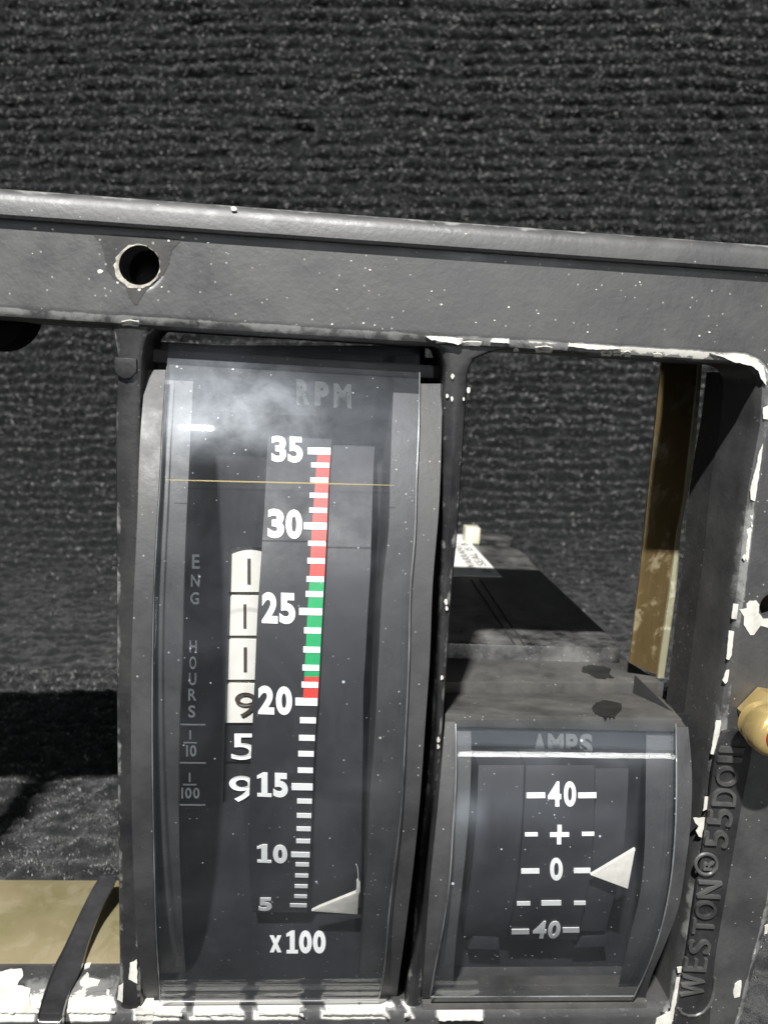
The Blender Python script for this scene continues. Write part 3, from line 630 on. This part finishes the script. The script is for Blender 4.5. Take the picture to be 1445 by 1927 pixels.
padR = [(1418, 1370), (1412, 1430), (1398, 1500), (1384, 1580), (1370, 1660), (1356, 1740), (1346, 1800), (1340, 1860), (1334, 1945)]
pad = [(1360, 1379), (1375, 1374), (1415, 1371)]+[(smooth_interp(padR, y), y) for y in range(1400, 1946, 30)]+[(smooth_interp(padL, y)+5, y) for y in range(1930, 1380, -30)]
mb.pxsolid(pad, Splane(-.006), .007, .0018)
SPAD = Splane(-.006)
letters = [('W', (1278, 1832, 1322, 1872)), ('E', (1283, 1801, 1326, 1824)), ('S', (1291, 1766, 1333, 1791)), ('T', (1298, 1727, 1340, 1754)), ('O', (1303, 1693, 1344, 1726)), ('N', (1308, 1656, 1353, 1687)),
           ('R', (1320, 1617, 1338, 1635)), ('5', (1322, 1561, 1366, 1592)), ('5', (1329, 1521, 1374, 1552)), ('D', (1336, 1482, 1381, 1514)), ('O', (1342, 1441, 1384, 1477)), ('I', (1346, 1422, 1392, 1432)), ('I', (1350, 1404, 1397, 1414))]
M_EMB = black_paint('embossed_paint', (.034, .034, .035), .35, (.22, .22, .21), .5)
lt = MB()
for ch, (x0, y0, x1, y1) in letters:
    # rotated a quarter turn: reading direction runs up the picture, tops of letters to the left
    sl = 4 if ch not in 'I' else 3
    quad = [(x1-1, y1+1), (x1+sl-1, y0+1), (x0+sl, y0-1), (x0, y1-1)]
    put_text(lt, ch, quad, SPAD, .0048, .004 if ch != 'I' else 0.0)
ringc = [(1328+20*math.cos(a), 1626+19.5*math.sin(a)) for a in np.linspace(0, 2*math.pi, 33)]
lt.tube([P(*q, -.0095) for q in ringc], .0026, 6)
lt.tube([P(*q, -.0065) for q in [(1275, 1896), (1282, 1906), (1294, 1911), (1308, 1911), (1322, 1905), (1333, 1893), (1340, 1878), (1343, 1862), (1345, 1840)]], .0022, 6)
pado = mb.build('lettered_pad', [M_STRUT], frame, 'raised pad with embossed lettering running up the frame')
lt.build('embossed_lettering', [M_EMB], pado)

# ------------------------------------------------------------------ tall RPM gauge
tach = thing('tachometer', (-.05, .2, -.9), 'tall black RPM gauge with engine hours counter, numbered 5 to 35, behind curved clear window', 'gauge')
LC = (.7108, -.4673, .8263)
lensL = [(316, 640), (312, 700), (305, 800), (300, 900), (294, 1000), (289, 1100), (286, 1200), (285, 1300), (285, 1400), (286, 1500), (288, 1600), (292, 1750), (299, 1880)]
lensR = [(790, 664), (788, 800), (784, 900), (781, 1000), (773, 1100), (769, 1250), (764, 1357), (754, 1530), (734, 1700), (715, 1872), (712, 1885)]
outL = [(277, 690), (272, 730), (266, 800), (258, 1000), (251, 1150), (248, 1250), (247, 1350), (248, 1500), (252, 1650), (260, 1790), (271, 1880), (273, 1900)]
outR = [(834, 690), (832, 760), (826, 950), (814, 1100), (808, 1250), (801, 1350), (788, 1530), (764, 1744), (747, 1872), (744, 1900)]
inL = [(368, 660), (364, 720), (356, 880), (348, 1050), (342, 1250), (337, 1400), (337, 1550), (341, 1680), (346, 1780), (352, 1850)]
inR = [(744, 670), (739, 760), (734, 900), (731, 1000), (721, 1090), (712, 1250), (704, 1400), (696, 1500), (690, 1650), (682, 1780), (673, 1850)]
SLN = Scyl(*LC)
LCi = (.7108, -.4673, .8263-.012); SFL = Scyl(*LCi)
case = MB()
case.sheet(outL, lensL, 696, 1888, SFL, 70, 2, thick=.0)
case.sheet(lensR, outR, 722, 1888, SFL, 70, 2)
def skirt(mb, edge, y0, y1, surf, depth, n=60, dx=0.0, mat=0, kback=None):
    vs = []
    for i in range(n+1):
        y = y0+(y1-y0)*i/n; p = np.array(surf(smooth_interp(edge, y), y)); vs.append(p); vs.append(np.array([p[0]+dx, p[1]+depth if kback is None else kback, p[2]]))
    mb.add(vs, [(2*i, 2*i+1, 2*i+3, 2*i+2) for i in range(n)], mat)
skirt(case, outL, 696, 1888, SFL, 0, kback=.75); skirt(case, outR, 722, 1888, SFL, 0, kback=.75)
# rounded shoulder at upper left + top plate + body box
tl = P(277, 690, .05); tr_ = P(834, 716, .05)
case.box((tl[0]+.004, .062, .0), (tr_[0]-.004, .75, .018), .003)
case.box((tl[0]+.006, .30, -.90), (tr_[0]-.02, .74, -.07), .0)
case.build('case', [M_CASE], tach)
bez = MB()
bez.sheet(lensL, inL, 668, 1868, Scyl(.7108, -.4673, .8263-.034), 60, 3); bez.sheet(inR, lensR, 668, 1868, Scyl(.7108, -.4673, .8263-.034), 60, 3)
skirt(bez, inL, 668, 1868, Scyl(.7108, -.4673, .8263-.034), .008); skirt(bez, inR, 668, 1868, Scyl(.7108, -.4673, .8263-.034), .17)
bez.build('bezel', [M_CASE], tach)
FN = np.array([0, 1, -.15]); FD = .158
SFA = Sgen(FN, FD)                        # flat face plane, leaning a little
face = MB()
def fquad(mb, poly, surf, thick=.006, mat=0): mb.pxsolid(poly, surf, thick, 0, mat)
fquad(face, [(300, 650), (800, 650), (795, 1030), (295, 1030)], SFA)
fquad(face, [(290, 1512), (740, 1512), (725, 1905), (290, 1905)], SFA)
fquad(face, [(280, 1030), (433, 1030), (419, 1512), (280, 1512)], SFA)
fquad(face, [(520, 1030), (795, 1030), (740, 1512), (500, 1512)], SFA)
fo = face.build('faceplate', [M_FACE], tach)
back = MB(); a = SFA(280, 640); b = SFA(790, 1880); back.box((a[0], .175, -.88), (.17, .18, .03)); back.build('backing', [M_DARK], tach)
DR = (.5313, -.4953, .5813); SDR = Scyl(*DR)
scL = [(505, 820), (502, 870), (497, 970), (493, 1030), (485, 1150), (479, 1290), (475, 1370), (470, 1480), (468, 1560), (470, 1640), (475, 1716)]
scR = [(625, 820), (619, 900), (615, 1000), (611, 1080), (607, 1150), (603, 1230), (598, 1320), (591, 1430), (588, 1510), (584, 1600), (580, 1670), (577, 1716)]
plR = [(705, 838), (702, 900), (699, 1000), (696, 1090), (692, 1150), (688, 1230), (684, 1290), (683, 1400), (681, 1500), (680, 1600), (680, 1720)]
sc = MB(); sc.sheet(scL, scR, 819, 1717, SDR, 60, 3, thick=.05)
sco = sc.build('scale_plate', [M_SCALE], tach)
DR2 = (.5313, -.4953, .5813-.010); SDR2 = Scyl(*DR2)
pp = MB(); pp.sheet([(x+1, y) for x, y in scR], plR, 838, 1708, SDR2, 60, 3, thick=.06)
pp.build('pointer_track', [M_PTRPL], tach)
# coloured band, ticks and numerals on the scale
band = MB()
def bandseg(y0, y1, m):
    l = [(x-(25 if y < 1000 else 28), y) for x, y in scR]; band.sheet(l, scR, y0, y1, SDR, max(2, int((y1-y0)/14)), 1, push=-.0008, mat=m)
bandseg(850, 1089, 0); bandseg(1089, 1273, 1); bandseg(1273, 1321, 0)
band.build('range_band', [M_RED, M_GREEN], sco)
tk = MB()
maj = [(579, 842, 855), (572, 983, 996), (563, 1144, 1157), (556, 1313, 1327), (549, 1474, 1486), (548, 1603, 1612), (546, 1700, 1706)]
for x, y0, y1 in maj: put_bar(tk, x, y0, smooth_interp(scR, (y0+y1)/2)-.5, y1, SDR, .0016, sl=.02)
mins = [875, 903, 932, 960, 1022, 1055, 1089.5, 1117.5, 1186, 1222, 1256, 1288, 1355, 1388, 1418, 1449, 1507, 1534, 1559, 1582, 1626, 1647, 1667, 1686]
for y in mins:
    hh = float(np.interp(y, [870, 1150, 1350, 1500, 1600, 1690], [9, 11, 10.5, 8.5, 7, 5.5])); wdt = float(np.interp(y, [870, 1300, 1500, 1690], [34, 31, 28, 24])); xr = smooth_interp(scR, y)-1
    put_bar(tk, xr-wdt, y-hh/2, xr, y+hh/2, SDR, .0016, sl=.02)
def num2(mb, a, b, box, surf, sl=.04, bold=.045):
    x0, y0, x1, y1 = box; w_ = x1-x0; dy = sl*w_/4; m_ = x0+w_*.5
    for ch, xa, xb, s_ in ((a, x0, m_-1.5, -1), (b, m_+1.5, x1, 1)):
        put_text(mb, '|1' if ch == '1' else ch, rect(xa, y0+s_*dy, xb, y1+s_*dy, sl), surf, .0014, bold)
num2(tk, '3', '5', (511, 820, 570, 870), SDR); num2(tk, '3', '0', (504, 958, 569, 1013), SDR); num2(tk, '2', '5', (493, 1115, 556, 1173), SDR)
num2(tk, '2', '0', (486, 1291, 550, 1344), SDR); num2(tk, '1', '5', (484, 1454, 542, 1499), SDR); num2(tk, '1', '0', (484, 1589, 541, 1623), SDR)
put_text(tk, '5', rect(487, 1689, 512, 1713), SDR, .0014, .04)
tk.build('scale_numerals', [M_WHITE], sco)
pr = MB()
put_text(pr, 'x', rect(508, 1760, 530, 1791), SFA, .0014, .05)
for i, ch in enumerate(['|1', '0', '0']): put_text(pr, ch, rect(537+i*26+(2 if i == 0 else 0), 1751, 537+i*26+24, 1793), SFA, .0014, .045)
pr.build('multiplier_printing', [M_WHITE], fo); pr = MB()
for ch, bx in (('R', (558, 714, 583, 762)), ('P', (593, 718, 619, 764)), ('M', (628, 722, 661, 768))): put_text(pr, ch, rect(*bx, .05), SFA, .0014, .06, 1)
pr.build('title_printing', [M_WHITE, M_RPMP], fo); pr = MB()
for ch, bx in (('E', (362, 1043, 376, 1070)), ('N', (360, 1081, 376, 1104)), ('G', (359, 1114, 375, 1137)), ('H', (357, 1205, 371, 1227)), ('O', (357, 1235, 370, 1259)), ('U', (356, 1266, 370, 1289)), ('R', (355, 1296, 370, 1318)), ('S', (355, 1327, 368, 1350)),
               ('0', (358, 1402, 370, 1423)), ('0', (349, 1482, 361, 1502)), ('0', (364, 1482, 376, 1502))):
    put_text(pr, ch, rect(*bx, 0), SFA, .001, .018, 2)
for b in ((357, 1374, 360, 1391), (351, 1402, 354.2, 1423), (356, 1454, 359, 1471), (342, 1482, 345.2, 1502)): put_bar(pr, *b, SFA, .001, 2, sl=0)
for x0, x1, y in ((339, 387, 1363), (346, 371, 1397), (337, 388, 1435), (345, 370, 1476), (335, 387, 1514)): put_bar(pr, x0, y-1.3, x1, y+1.3, SFA, .001, 2, sl=0.01)
pr.build('counter_caption', [M_WHITE, M_RPMP, M_GREYP], fo)
# counter wheels
wheels = [((433, 1014), (500, 1115), 0, '1', (466, 1051, 472, 1099)), ((428, 1121), (496, 1197), 0, '1', (458.5, 1137, 464, 1182)), ((425, 1203), (492, 1280), 0, '1', (459, 1218, 465, 1264)), ((421, 1287), (486, 1361), 0, '9', (443, 1301, 484, 1347)),
          ((420, 1366), (484, 1434), 1, '5', (436, 1378, 483, 1427)), ((419, 1439), (482, 1511), 1, '9', (432, 1457, 480, 1506))]
def wheel_surf(x0, x1):
    def f(px, py):
        p = np.array(SFA(px, py)); a = np.array(SFA(x0, py))[0]; b = np.array(SFA(x1+8, py))[0]; u = (p[0]-a)/(b-a)*2-1
        r = ray(px, py); kk = p[1]+.004+.008*(u*u); return EYE+r*(1+kk)
    return f
for (x0, y0), (x1, y1), mi, ch, db in wheels:
    ws = wheel_surf(x0, x1); m = MB(); m.sheet([(x0, y0), (x0-1, y1)], [(x1, y0), (x1-1, y1)], y0+1, y1-1, ws, 6, 14, thick=.015, curve=True)
    wo = m.build('counter_wheel', [M_DRUMB if mi else M_DRUMW], tach)
    m = MB()
    if ch == '1': put_bar(m, *db, ws, .0012, sl=0)
    else: put_text(m, ch, rect(*db, 0), ws, .0042, -.006 if not mi else .008, skirt=False)
    m.build('digit', [M_WHITE if mi else M_INK], wo)
# pointer
m = MB(); SPT = Scyl(.5313, -.4953, .5813+.012)
m.pxsolid([(586, 1715), (600, 1708), (669, 1680), (671, 1676), (671, 1660), (674, 1656), (678, 1662), (678, 1678), (675, 1684), (673, 1721)], SPT, .006, .001)
m.tube([SPT(*q) for q in [(674, 1660), (674, 1645), (672.5, 1632), (670, 1626)]], .0005, 6)
m.build('pointer', [M_PTR], tach)
M_RIM = plain('plastic_rim', (.15, .155, .16), .3, var=.75, scale=130, coat=1.0)
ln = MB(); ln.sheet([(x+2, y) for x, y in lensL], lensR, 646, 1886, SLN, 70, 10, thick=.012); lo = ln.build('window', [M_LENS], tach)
rm = MB()
for ed, y0, y1 in ((lensL, 690, 1884), (lensR, 700, 1884)): rm.tube([SLN(smooth_interp(ed, y)+(2 if ed is lensL else 0), y) for y in np.linspace(y0, y1, 60)], .0007, 6)
rm.tube([SLN(x, 1885-(x-300)*.006) for x in np.linspace(300, 711, 20)], .0007, 6); rm.build('rim', [M_RIM], lo)
m = MB(); yy = lambda x: 903+(x-320)*.024
m.tube([SLN(x, yy(x))-np.array([0, .001, 0]) for x in np.linspace(312, 742, 40)], [.0003+.0006*math.sin(math.pi*i/39)**.5 for i in range(40)], 6)  # thin half-transparent golden tube across the window
def gold_line(nt, out):
    a = N(nt, 'ShaderNodeBsdfTransparent'); b = N(nt, 'ShaderNodeBsdfPrincipled'); b.inputs['Base Color'].default_value = (.85, .7, .35, 1); b.inputs['Metallic'].default_value = .5; b.inputs['Roughness'].default_value = .3
    m_ = N(nt, 'ShaderNodeMixShader'); m_.inputs[0].default_value = .45; L(nt, a.outputs[0], m_.inputs[1]); L(nt, b.outputs[0], m_.inputs[2]); L(nt, m_.outputs[0], out.inputs[0])
M_GOLDLINE = mat('golden_line_finish', gold_line)
m.build('golden_line', [M_GOLDLINE], lo, 'fine golden line across the window')

# ------------------------------------------------------------------ AMPS gauge
amps = thing('ammeter', (.36, .2, -.92), 'short black AMPS gauge with cream triangle pointer at zero and dusty case', 'gauge')
AC = (.3493, -.7007, .3998); SA = Scyl(*AC); SAi = Scyl(AC[0], AC[1], AC[2]-.008)
aL = [(856, 1357), (857, 1400), (857, 1449), (851, 1561), (845, 1655), (832, 1748), (817, 1823), (808, 1878)]
aR = [(1271, 1364), (1272, 1431), (1270, 1561), (1262, 1655), (1243, 1748), (1217, 1823), (1193, 1874)]
aoL = [(838, 1350), (834, 1400), (823, 1524), (808, 1673), (799, 1804), (794, 1880)]
aoR = [(1294, 1366), (1300, 1431), (1299, 1543), (1288, 1636), (1277, 1704), (1247, 1786), (1221, 1849), (1214, 1880)]
for pa_, pb_, po_, y0_ in ((aoL, aL, aoL, 1358), (aR, aoR, aoR, 1368)):
    cs = MB(); cs.sheet(pa_, pb_, y0_, 1878, SAi, 40, 2); skirt(cs, po_, y0_, 1878, SAi, 0, 40, kback=.23); cs.build('side_flange', [M_CASE], amps)
cs = MB()
def top_layer(z, poly, h, bev=.003, vec=None):
    fr = [np.array(PZ(x, y, z)) for x, y in poly]; cs.solid(fr, [p-np.array([0, 0, h]) for p in fr], bev)
# sloping front hood
f0 = np.array(P(836, 1354, .032)); f1 = np.array(P(1283, 1353, .032)); f1b = np.array(P(1293, 1372, .032)); zr = -.5055
r0 = np.array(PZ(838, 1302, zr)); r1 = np.array(PZ(1235, 1304, zr)); r1b = np.array(PZ(1258, 1322, zr))
f0 = np.array([f0[0], f0[1], f1[2]])
cs.solid([f0, f1, r1, r0], [p-np.array([0, 0, .02]) for p in (f0, f1, r1, r0)], .002)
cs.solid([f1-np.array([.002, 0, .001]), f1b, r1b, r1-np.array([.002, 0, .001])], [p-np.array([0, 0, .03]) for p in (f1-np.array([.002, 0, .001]), f1b, r1b, r1)], .0015)
top_layer(-.4845, [(838, 1283), (1240, 1283), (1251, 1291), (1255, 1300), (1250, 1284), (1190, 1248), (1170, 1238), (838, 1238)][:2]+[(1250, 1286), (1186, 1247), (1160, 1235), (838, 1235)], .06)
cs.box((PZ(838, 1300, -.5)[0], .235, -.9), (PZ(1235, 1300, -.5)[0]+.01, .60, -.53), .002)
M_STAIN = plain('oil_stain', (.018, .018, .017), .45, var=.4)
hn = np.cross(f1-f0, r1-f1); hn /= np.linalg.norm(hn); hn = hn if hn[2] > 0 else -hn; SH = Sgen(hn, hn@f1)
cs.flake([(1113, 1333), (1122, 1324), (1135, 1319), (1150, 1321), (1168, 1325), (1170, 1333), (1163, 1342), (1156, 1350), (1135, 1350), (1120, 1345)], SH, hn*.0014, 2.2, 1, 4)
cs.flake([(1094, 1256), (1110, 1251), (1135, 1254), (1150, 1260), (1146, 1270), (1155, 1277), (1125, 1278), (1112, 1270), (1096, 1264)], Shor(-.4845), np.array([0, 0, .0006]), 2.4, 1, 4)
# lower lip
b0 = P(793, 1882, .012); b1 = P(1214, 1884, .012)
cs.box((b0[0], .004, b0[2]-.05), (b1[0], .06, b0[2]+.001), .004)
cs.build('case', [M_DUSTY, M_STAIN], amps)
cs = MB(); ZB = -.457
rear = PZ(905, 1028, ZB); 
body_poly = [(840, 1236), (1160, 1236), (1168, 1222), (1002, 1060), (990, 1044), (975, 1034), (955, 1029), (920, 1026), (800, 1024)]
fr = [np.array(PZ(x, y, ZB)) for x, y in body_poly]; fr[0][1] = fr[1][1] = PZ(1100, 1218, ZB)[1]
fr[1][0] = PZ(1166, 1218, ZB)[0]; fr[2] = fr[1]+np.array([.004, .012, 0])
cs.solid(fr, [p-np.array([0, 0, .30]) for p in fr], .003)
rp_ = [np.array(PZ(x, y, ZB-.03)) for x, y in [(800, 1024), (905, 1022), (960, 1024), (966, 1012), (950, 1006), (905, 1003), (800, 1003)]]
cs.solid(rp_, [p-np.array([0, 0, .2]) for p in rp_], .002)
# ribs (moulding lines) on the body top
for a_, b_ in (((886, 1090), (1001, 1262)), ((903, 1090), (1019, 1262))):
    q0 = np.array(PZ(*a_, ZB+.001)); q1 = np.array(PZ(*b_, ZB+.001)); q1 = q0+(q1-q0)*min(1, (fr[0][1]-q0[1])/(q1[1]-q0[1])); cs.tube([q0, q1], .0017, 6, 1)
bo = cs.build('body', [M_BODY, M_CASE], amps)
m = MB(); q = [np.array(PZ(x, y, ZB)) for x, y in [(1041, 1222), (1046, 1227), (1048, 1233), (1055, 1240), (1040, 1238), (1034, 1226)]]
m.pxsolid([(1036, 1226), (1044, 1226), (1053, 1232), (1056, 1239), (1046, 1239), (1040, 1234)], Shor(-.4845+.001), .006, .001, vec=(0, 0, 1)); m.build('white_screw_tip', [M_PAPER], amps)
m = MB(); pz = Shor(ZB+.0009)
m.pxsolid([(840, 1082), (850, 1083), (944, 1085), (871, 1006), (840, 1005)], pz, .0012, 0, vec=(0, 0, -1)); st = m.build('paper_label', [M_PAPER], amps, 'white printed warning sticker')
m = MB()
def flat_text(mb, t, quad, z, bold):
    vs, fs = glyphs(t, bold); a, b, c, d = [np.array(PZ(*q, z)) for q in quad]
    mb.add([a*(1-u)*(1-v)+b*u*(1-v)+c*u*v+d*(1-u)*v+np.array([0, 0, .0006]) for u, v in vs], fs)
flat_text(m, 'WARRANTY V', [(899, 1072), (857, 1014), (846, 1014), (883, 1072)], ZB+.0009, 0.0)
flat_text(m, 'IF SEAL IS B', [(927, 1077), (878, 1022), (865, 1022), (909, 1077)], ZB+.0009, 0.0)
m.build('label_text', [M_INK], st, flat=True)
m = MB(); c0 = PZ(886, 1021, ZB); 
m.box((c0[0]-.021, c0[1]-.02, ZB-.0005), (c0[0]+.021, c0[1]+.03, ZB+.046), .004); m.build('cream_post', [M_POST], amps)
# inside of the AMPS window
afn = np.array([0, 1, 0.0]); SAF = Splane(.085)
m = MB(); fquad(m, [(840, 1340), (1300, 1345), (1240, 1885), (790, 1885)], SAF)
afo = m.build('faceplate', [M_FACE], amps)
ADR = (.262, -.665, .275); SAD = Scyl(*ADR); SAD2 = Scyl(.262, -.665, .267)
m = MB()
asL = [(989, 1446), (986, 1520), (984, 1560), (979, 1620), (974, 1670), (967, 1715), (958, 1762)]; asR = [(1118, 1446), (1118, 1500), (1116, 1560), (1109, 1650), (1098, 1710), (1086, 1765)]
m.sheet(asL, asR, 1440, 1768, SAD, 40, 3, thick=.05); aso = m.build('scale_plate', [M_SCALE], amps)
m = MB(); m.sheet([(900, 1440), (896, 1550), (886, 1650), (872, 1762)], [(x-1, y) for x, y in asL], 1440, 1764, SAD2, 40, 3, thick=.05)
m.sheet([(x+1, y) for x, y in asR], [(1182, 1440), (1180, 1500), (1176, 1560), (1168, 1630), (1154, 1690), (1139, 1750)], 1446, 1752, SAD2, 40, 3, thick=.05)
m.build('pointer_track', [M_PTRPL], amps)
m = MB()
m.pxsolid([(1081, 1784), (1146, 1781), (1142, 1757), (1095, 1762)], Splane(.045), .03, .001); m.pxsolid([(880, 1786), (940, 1788), (938, 1766), (890, 1762)], Splane(.045), .03, .001)
m.build('track_stop', [M_FACE], amps)
bz = MB(); SBZ = Scyl(AC[0], AC[1], AC[2]-.026)
bz.sheet(aL, [(886, 1350), (886, 1440), (880, 1560), (870, 1660), (858, 1770), (850, 1880)], 1375, 1868, SBZ, 30, 2)
bz.sheet([(1216, 1350), (1214, 1500), (1212, 1600), (1204, 1680), (1185, 1760), (1160, 1870)], aR, 1375, 1868, SBZ, 30, 2)
bz.build('bezel', [M_CASE], amps)
m = MB()
for b in [(990, 1491, 1025, 1501), (1087, 1491, 1121, 1501), (987, 1566, 1011, 1573), (1094, 1565, 1117, 1572), (980, 1634, 1014, 1643), (1079, 1633, 1110, 1642), (1018, 1694, 1055, 1703), (972, 1696, 997, 1703), (1079, 1695, 1101, 1702), (962, 1748, 995, 1757), (1058, 1745, 1089, 1754), (1034, 1566, 1070, 1574), (1048, 1552, 1056, 1566), (1047, 1574, 1055, 1588)]:
    put_bar(m, *b, SAD, .0014, sl=-.01)
put_text(m, '4', rect(1030, 1470, 1055, 1517), SAD, .0014, .03); put_text(m, '0', rect(1060, 1470, 1083, 1517), SAD, .0014, .035)
put_text(m, '0', rect(1034, 1614, 1058, 1656), SAD, .0014, .03)
put_text(m, '4', [(1000, 1765), (1025, 1765), (1030, 1733), (1006, 1733)], SAD, .0014, .03); put_text(m, '0', [(1028, 1765), (1051, 1765), (1056, 1733), (1033, 1733)], SAD, .0014, .035)
m.build('scale_numerals', [M_WHITE], aso)
m = MB()
for ch, bx in (('A', (1003, 1380, 1027, 1420)), ('M', (1030, 1380, 1060, 1420)), ('P', (1064, 1380, 1086, 1420)), ('S', (1090, 1380, 1114, 1420))): put_text(m, ch, rect(*bx, .02), SAF, .0014, .05)
m.build('title_printing', [M_RPMP], afo)
m = MB(); SAP = Scyl(.262, -.665, .286)
m.pxsolid([(1111, 1647), (1195, 1597), (1181, 1673)], SAP, .005, .0008); m.tube([SAP(1193, 1600), np.array(SAP(1200, 1625))+np.array([0, .03, 0]), np.array(SAP(1203, 1655))+np.array([0, .06, 0])], .0012, 6)
m.build('pointer', [M_PTR], amps)
m = MB(); m.sheet([(x+1, y) for x, y in aL], aR, 1360, 1876, SA, 50, 10, thick=.009); wo_ = m.build('window', [M_LENS2], amps)
rm = MB()
for ed in (aL, aR): rm.tube([SA(smooth_interp(ed, y)+(1 if ed is aL else 0), y) for y in np.linspace(1362, 1875, 50)], .0011, 6)
rm.tube([SA(x, 1876-(x-808)*.004) for x in np.linspace(809, 1194, 20)], .0011, 6); rm.build('rim', [M_RIM], wo_)

# ------------------------------------------------------------------ small metal things
br = thing('brass_strip', (.57, .25, -.47), 'upright flat brass strip with scratched lower end standing behind the right opening', 'metal strip')
KB = .25
m = MB(); poly = [(1246, 660), (1314, 660), (1309, 720), (1285, 930), (1272, 1000), (1259, 1094), (1235, 1270), (1184, 1247), (1203, 1085), (1222, 895), (1243, 690)]
m.pxsolid(poly, Splane(KB), .004, 0); m.build('strip_face', [M_BRASS], br)
m = MB(); e1 = [(1316, 660), (1311, 720), (1287, 930), (1274, 1000), (1262, 1094), (1237, 1270)]; e2 = [(1322, 660), (1318, 720), (1294, 930), (1283, 985), (1273, 1094), (1248, 1280)]
m.sheet(e1, e2, 660, 1276, lambda x, y: P(x, y, KB-.0005), 40, 1, thick=.012); m.build('strip_edge', [brass('raw_brass_edge', (.62, .6, .4), .4, .5, .6, (.75, .72, .6))], br)
bp_ = thing('brass_plate', (-.4, .19, -.93), 'flat dull brass plate lying behind the lower left rail', 'metal plate')
m = MB(); a = P(-200, 1700, 0)
q0 = PZ(100, 1656, ZL+.002)[1]
m.box((-.95, .095, ZL-.012), (-.235, q0, ZL+.002), .0015); m.build('plate', [M_PLATE], bp_)
stp = thing('retaining_clip', (-.35, .1, -.91), 'bent black steel strap crossing the brass plate and hooked over the lower left rail', 'clip')
el = [(200, 1646, .235), (190, 1649, .23), (176, 1668, .21), (151, 1717, .165), (123, 1777, .11), (102, 1819, .07), (84, 1868, .028), (76, 1895, -.004), (72, 1912, -.022), (71, 1935, -.026), (71, 1990, -.024)]
er = [(260, 1640, .235), (222, 1645, .23), (214, 1665, .212), (186, 1721, .165), (165, 1777, .112), (151, 1826, .07), (130, 1868, .03), (121, 1895, -.003), (118, 1912, -.022), (118, 1935, -.026), (118, 1990, -.024)]
def cr(pts, n=6):
    p = np.array(pts, float); out = []
    for i in range(len(p)-1):
        p0, p1, p2, p3 = p[max(i-1, 0)], p[i], p[i+1], p[min(i+2, len(p)-1)]
        for j in range(n):
            t = j/n; out.append(.5*((2*p1)+(-p0+p2)*t+(2*p0-5*p1+4*p2-p3)*t*t+(-p0+3*p1-3*p2+p3)*t**3))
    out.append(p[-1]); return out
A = [np.array(P(*q)) for q in cr(el)]; B = [np.array(P(*q)) for q in cr(er)]; n = len(A)
vs = []
for a, b in zip(A, B):
    for u in (0, .08, .5, .92, 1): vs.append(a+(b-a)*u-np.array([0, .004, .004])*(1 if 0 < u < 1 else .2))
for a, b in zip(A, B):
    for u in (0, 1): vs.append(a+(b-a)*u+np.array([0, .008, -.006]))
fs = [(i*5+j, (i+1)*5+j, (i+1)*5+j+1, i*5+j+1) for i in range(n-1) for j in range(4)]
o5 = n*5
fs += [(i*5, o5+i*2, o5+(i+1)*2, (i+1)*5) for i in range(n-1)]+[(i*5+4, (i+1)*5+4, o5+(i+1)*2+1, o5+i*2+1) for i in range(n-1)]+[(o5+i*2, o5+i*2+1, o5+(i+1)*2+1, o5+(i+1)*2) for i in range(n-1)]
m = MB(); m.add(vs, fs); m.build('strap', [M_STRAP], stp)
nut = thing('brass_fitting', (.72, 0, -.42), 'brass hex fitting with a red centre screwed into the right edge of the frame', 'screw')
cc = P(1451, 1352, -.02)
def prism_ring(c, r, n, rot, k0, k1, bev):
    mm = MB(); fr = [np.array([c[0]+r*math.cos(2*math.pi*i/n+rot), k0, c[2]+r*math.sin(2*math.pi*i/n+rot)]) for i in range(n)]
    mm.solid(fr, [p+np.array([0, k1-k0, 0]) for p in fr], bev); return mm
m = prism_ring(cc, .0415, 6, math.radians(-8), -.045, -.001, .0015); m.build('hex_nut', [M_BRASSN], nut)
m = MB(); dc = P(1462, 1392, -.09); rings = [(.029, -.044), (.026, -.050), (.026, -.056), (.031, -.059), (.0325, -.067), (.0318, -.082), (.029, -.090), (.024, -.094), (.019, -.095), (.016, -.093), (.015, -.086)]
vs = [(dc[0]+r*math.cos(a), k, dc[2]+.004+r*math.sin(a)) for r, k in rings for a in np.linspace(0, 2*math.pi, 41)[:-1]]
m.add(vs, [(i*40+j, i*40+(j+1) % 40, (i+1)*40+(j+1) % 40, (i+1)*40+j) for i in range(len(rings)-1) for j in range(40)]); m.build('dome', [M_BRASSN], nut)
m = MB(); m.solid([(dc[0]+.0185*math.cos(a), -.0965, dc[2]+.004+.0185*math.sin(a)) for a in np.linspace(0, 2*math.pi, 33)[:-1]], [(dc[0]+.0185*math.cos(a), -.08, dc[2]+.004+.0185*math.sin(a)) for a in np.linspace(0, 2*math.pi, 33)[:-1]], .001)
ro = m.build('insert', [M_REDI], nut)
m = MB(); m.box((dc[0]-.012, -.0975, dc[2]-.006), (dc[0]-.008, -.0964, dc[2]+.014)); m.box((dc[0]-.002, -.0975, dc[2]-.006), (dc[0]+.002, -.0964, dc[2]+.014)); m.box((dc[0]-.008, -.0974, dc[2]+.002), (dc[0]-.002, -.0964, dc[2]+.006)); m.build('mark', [M_WHITE], ro)
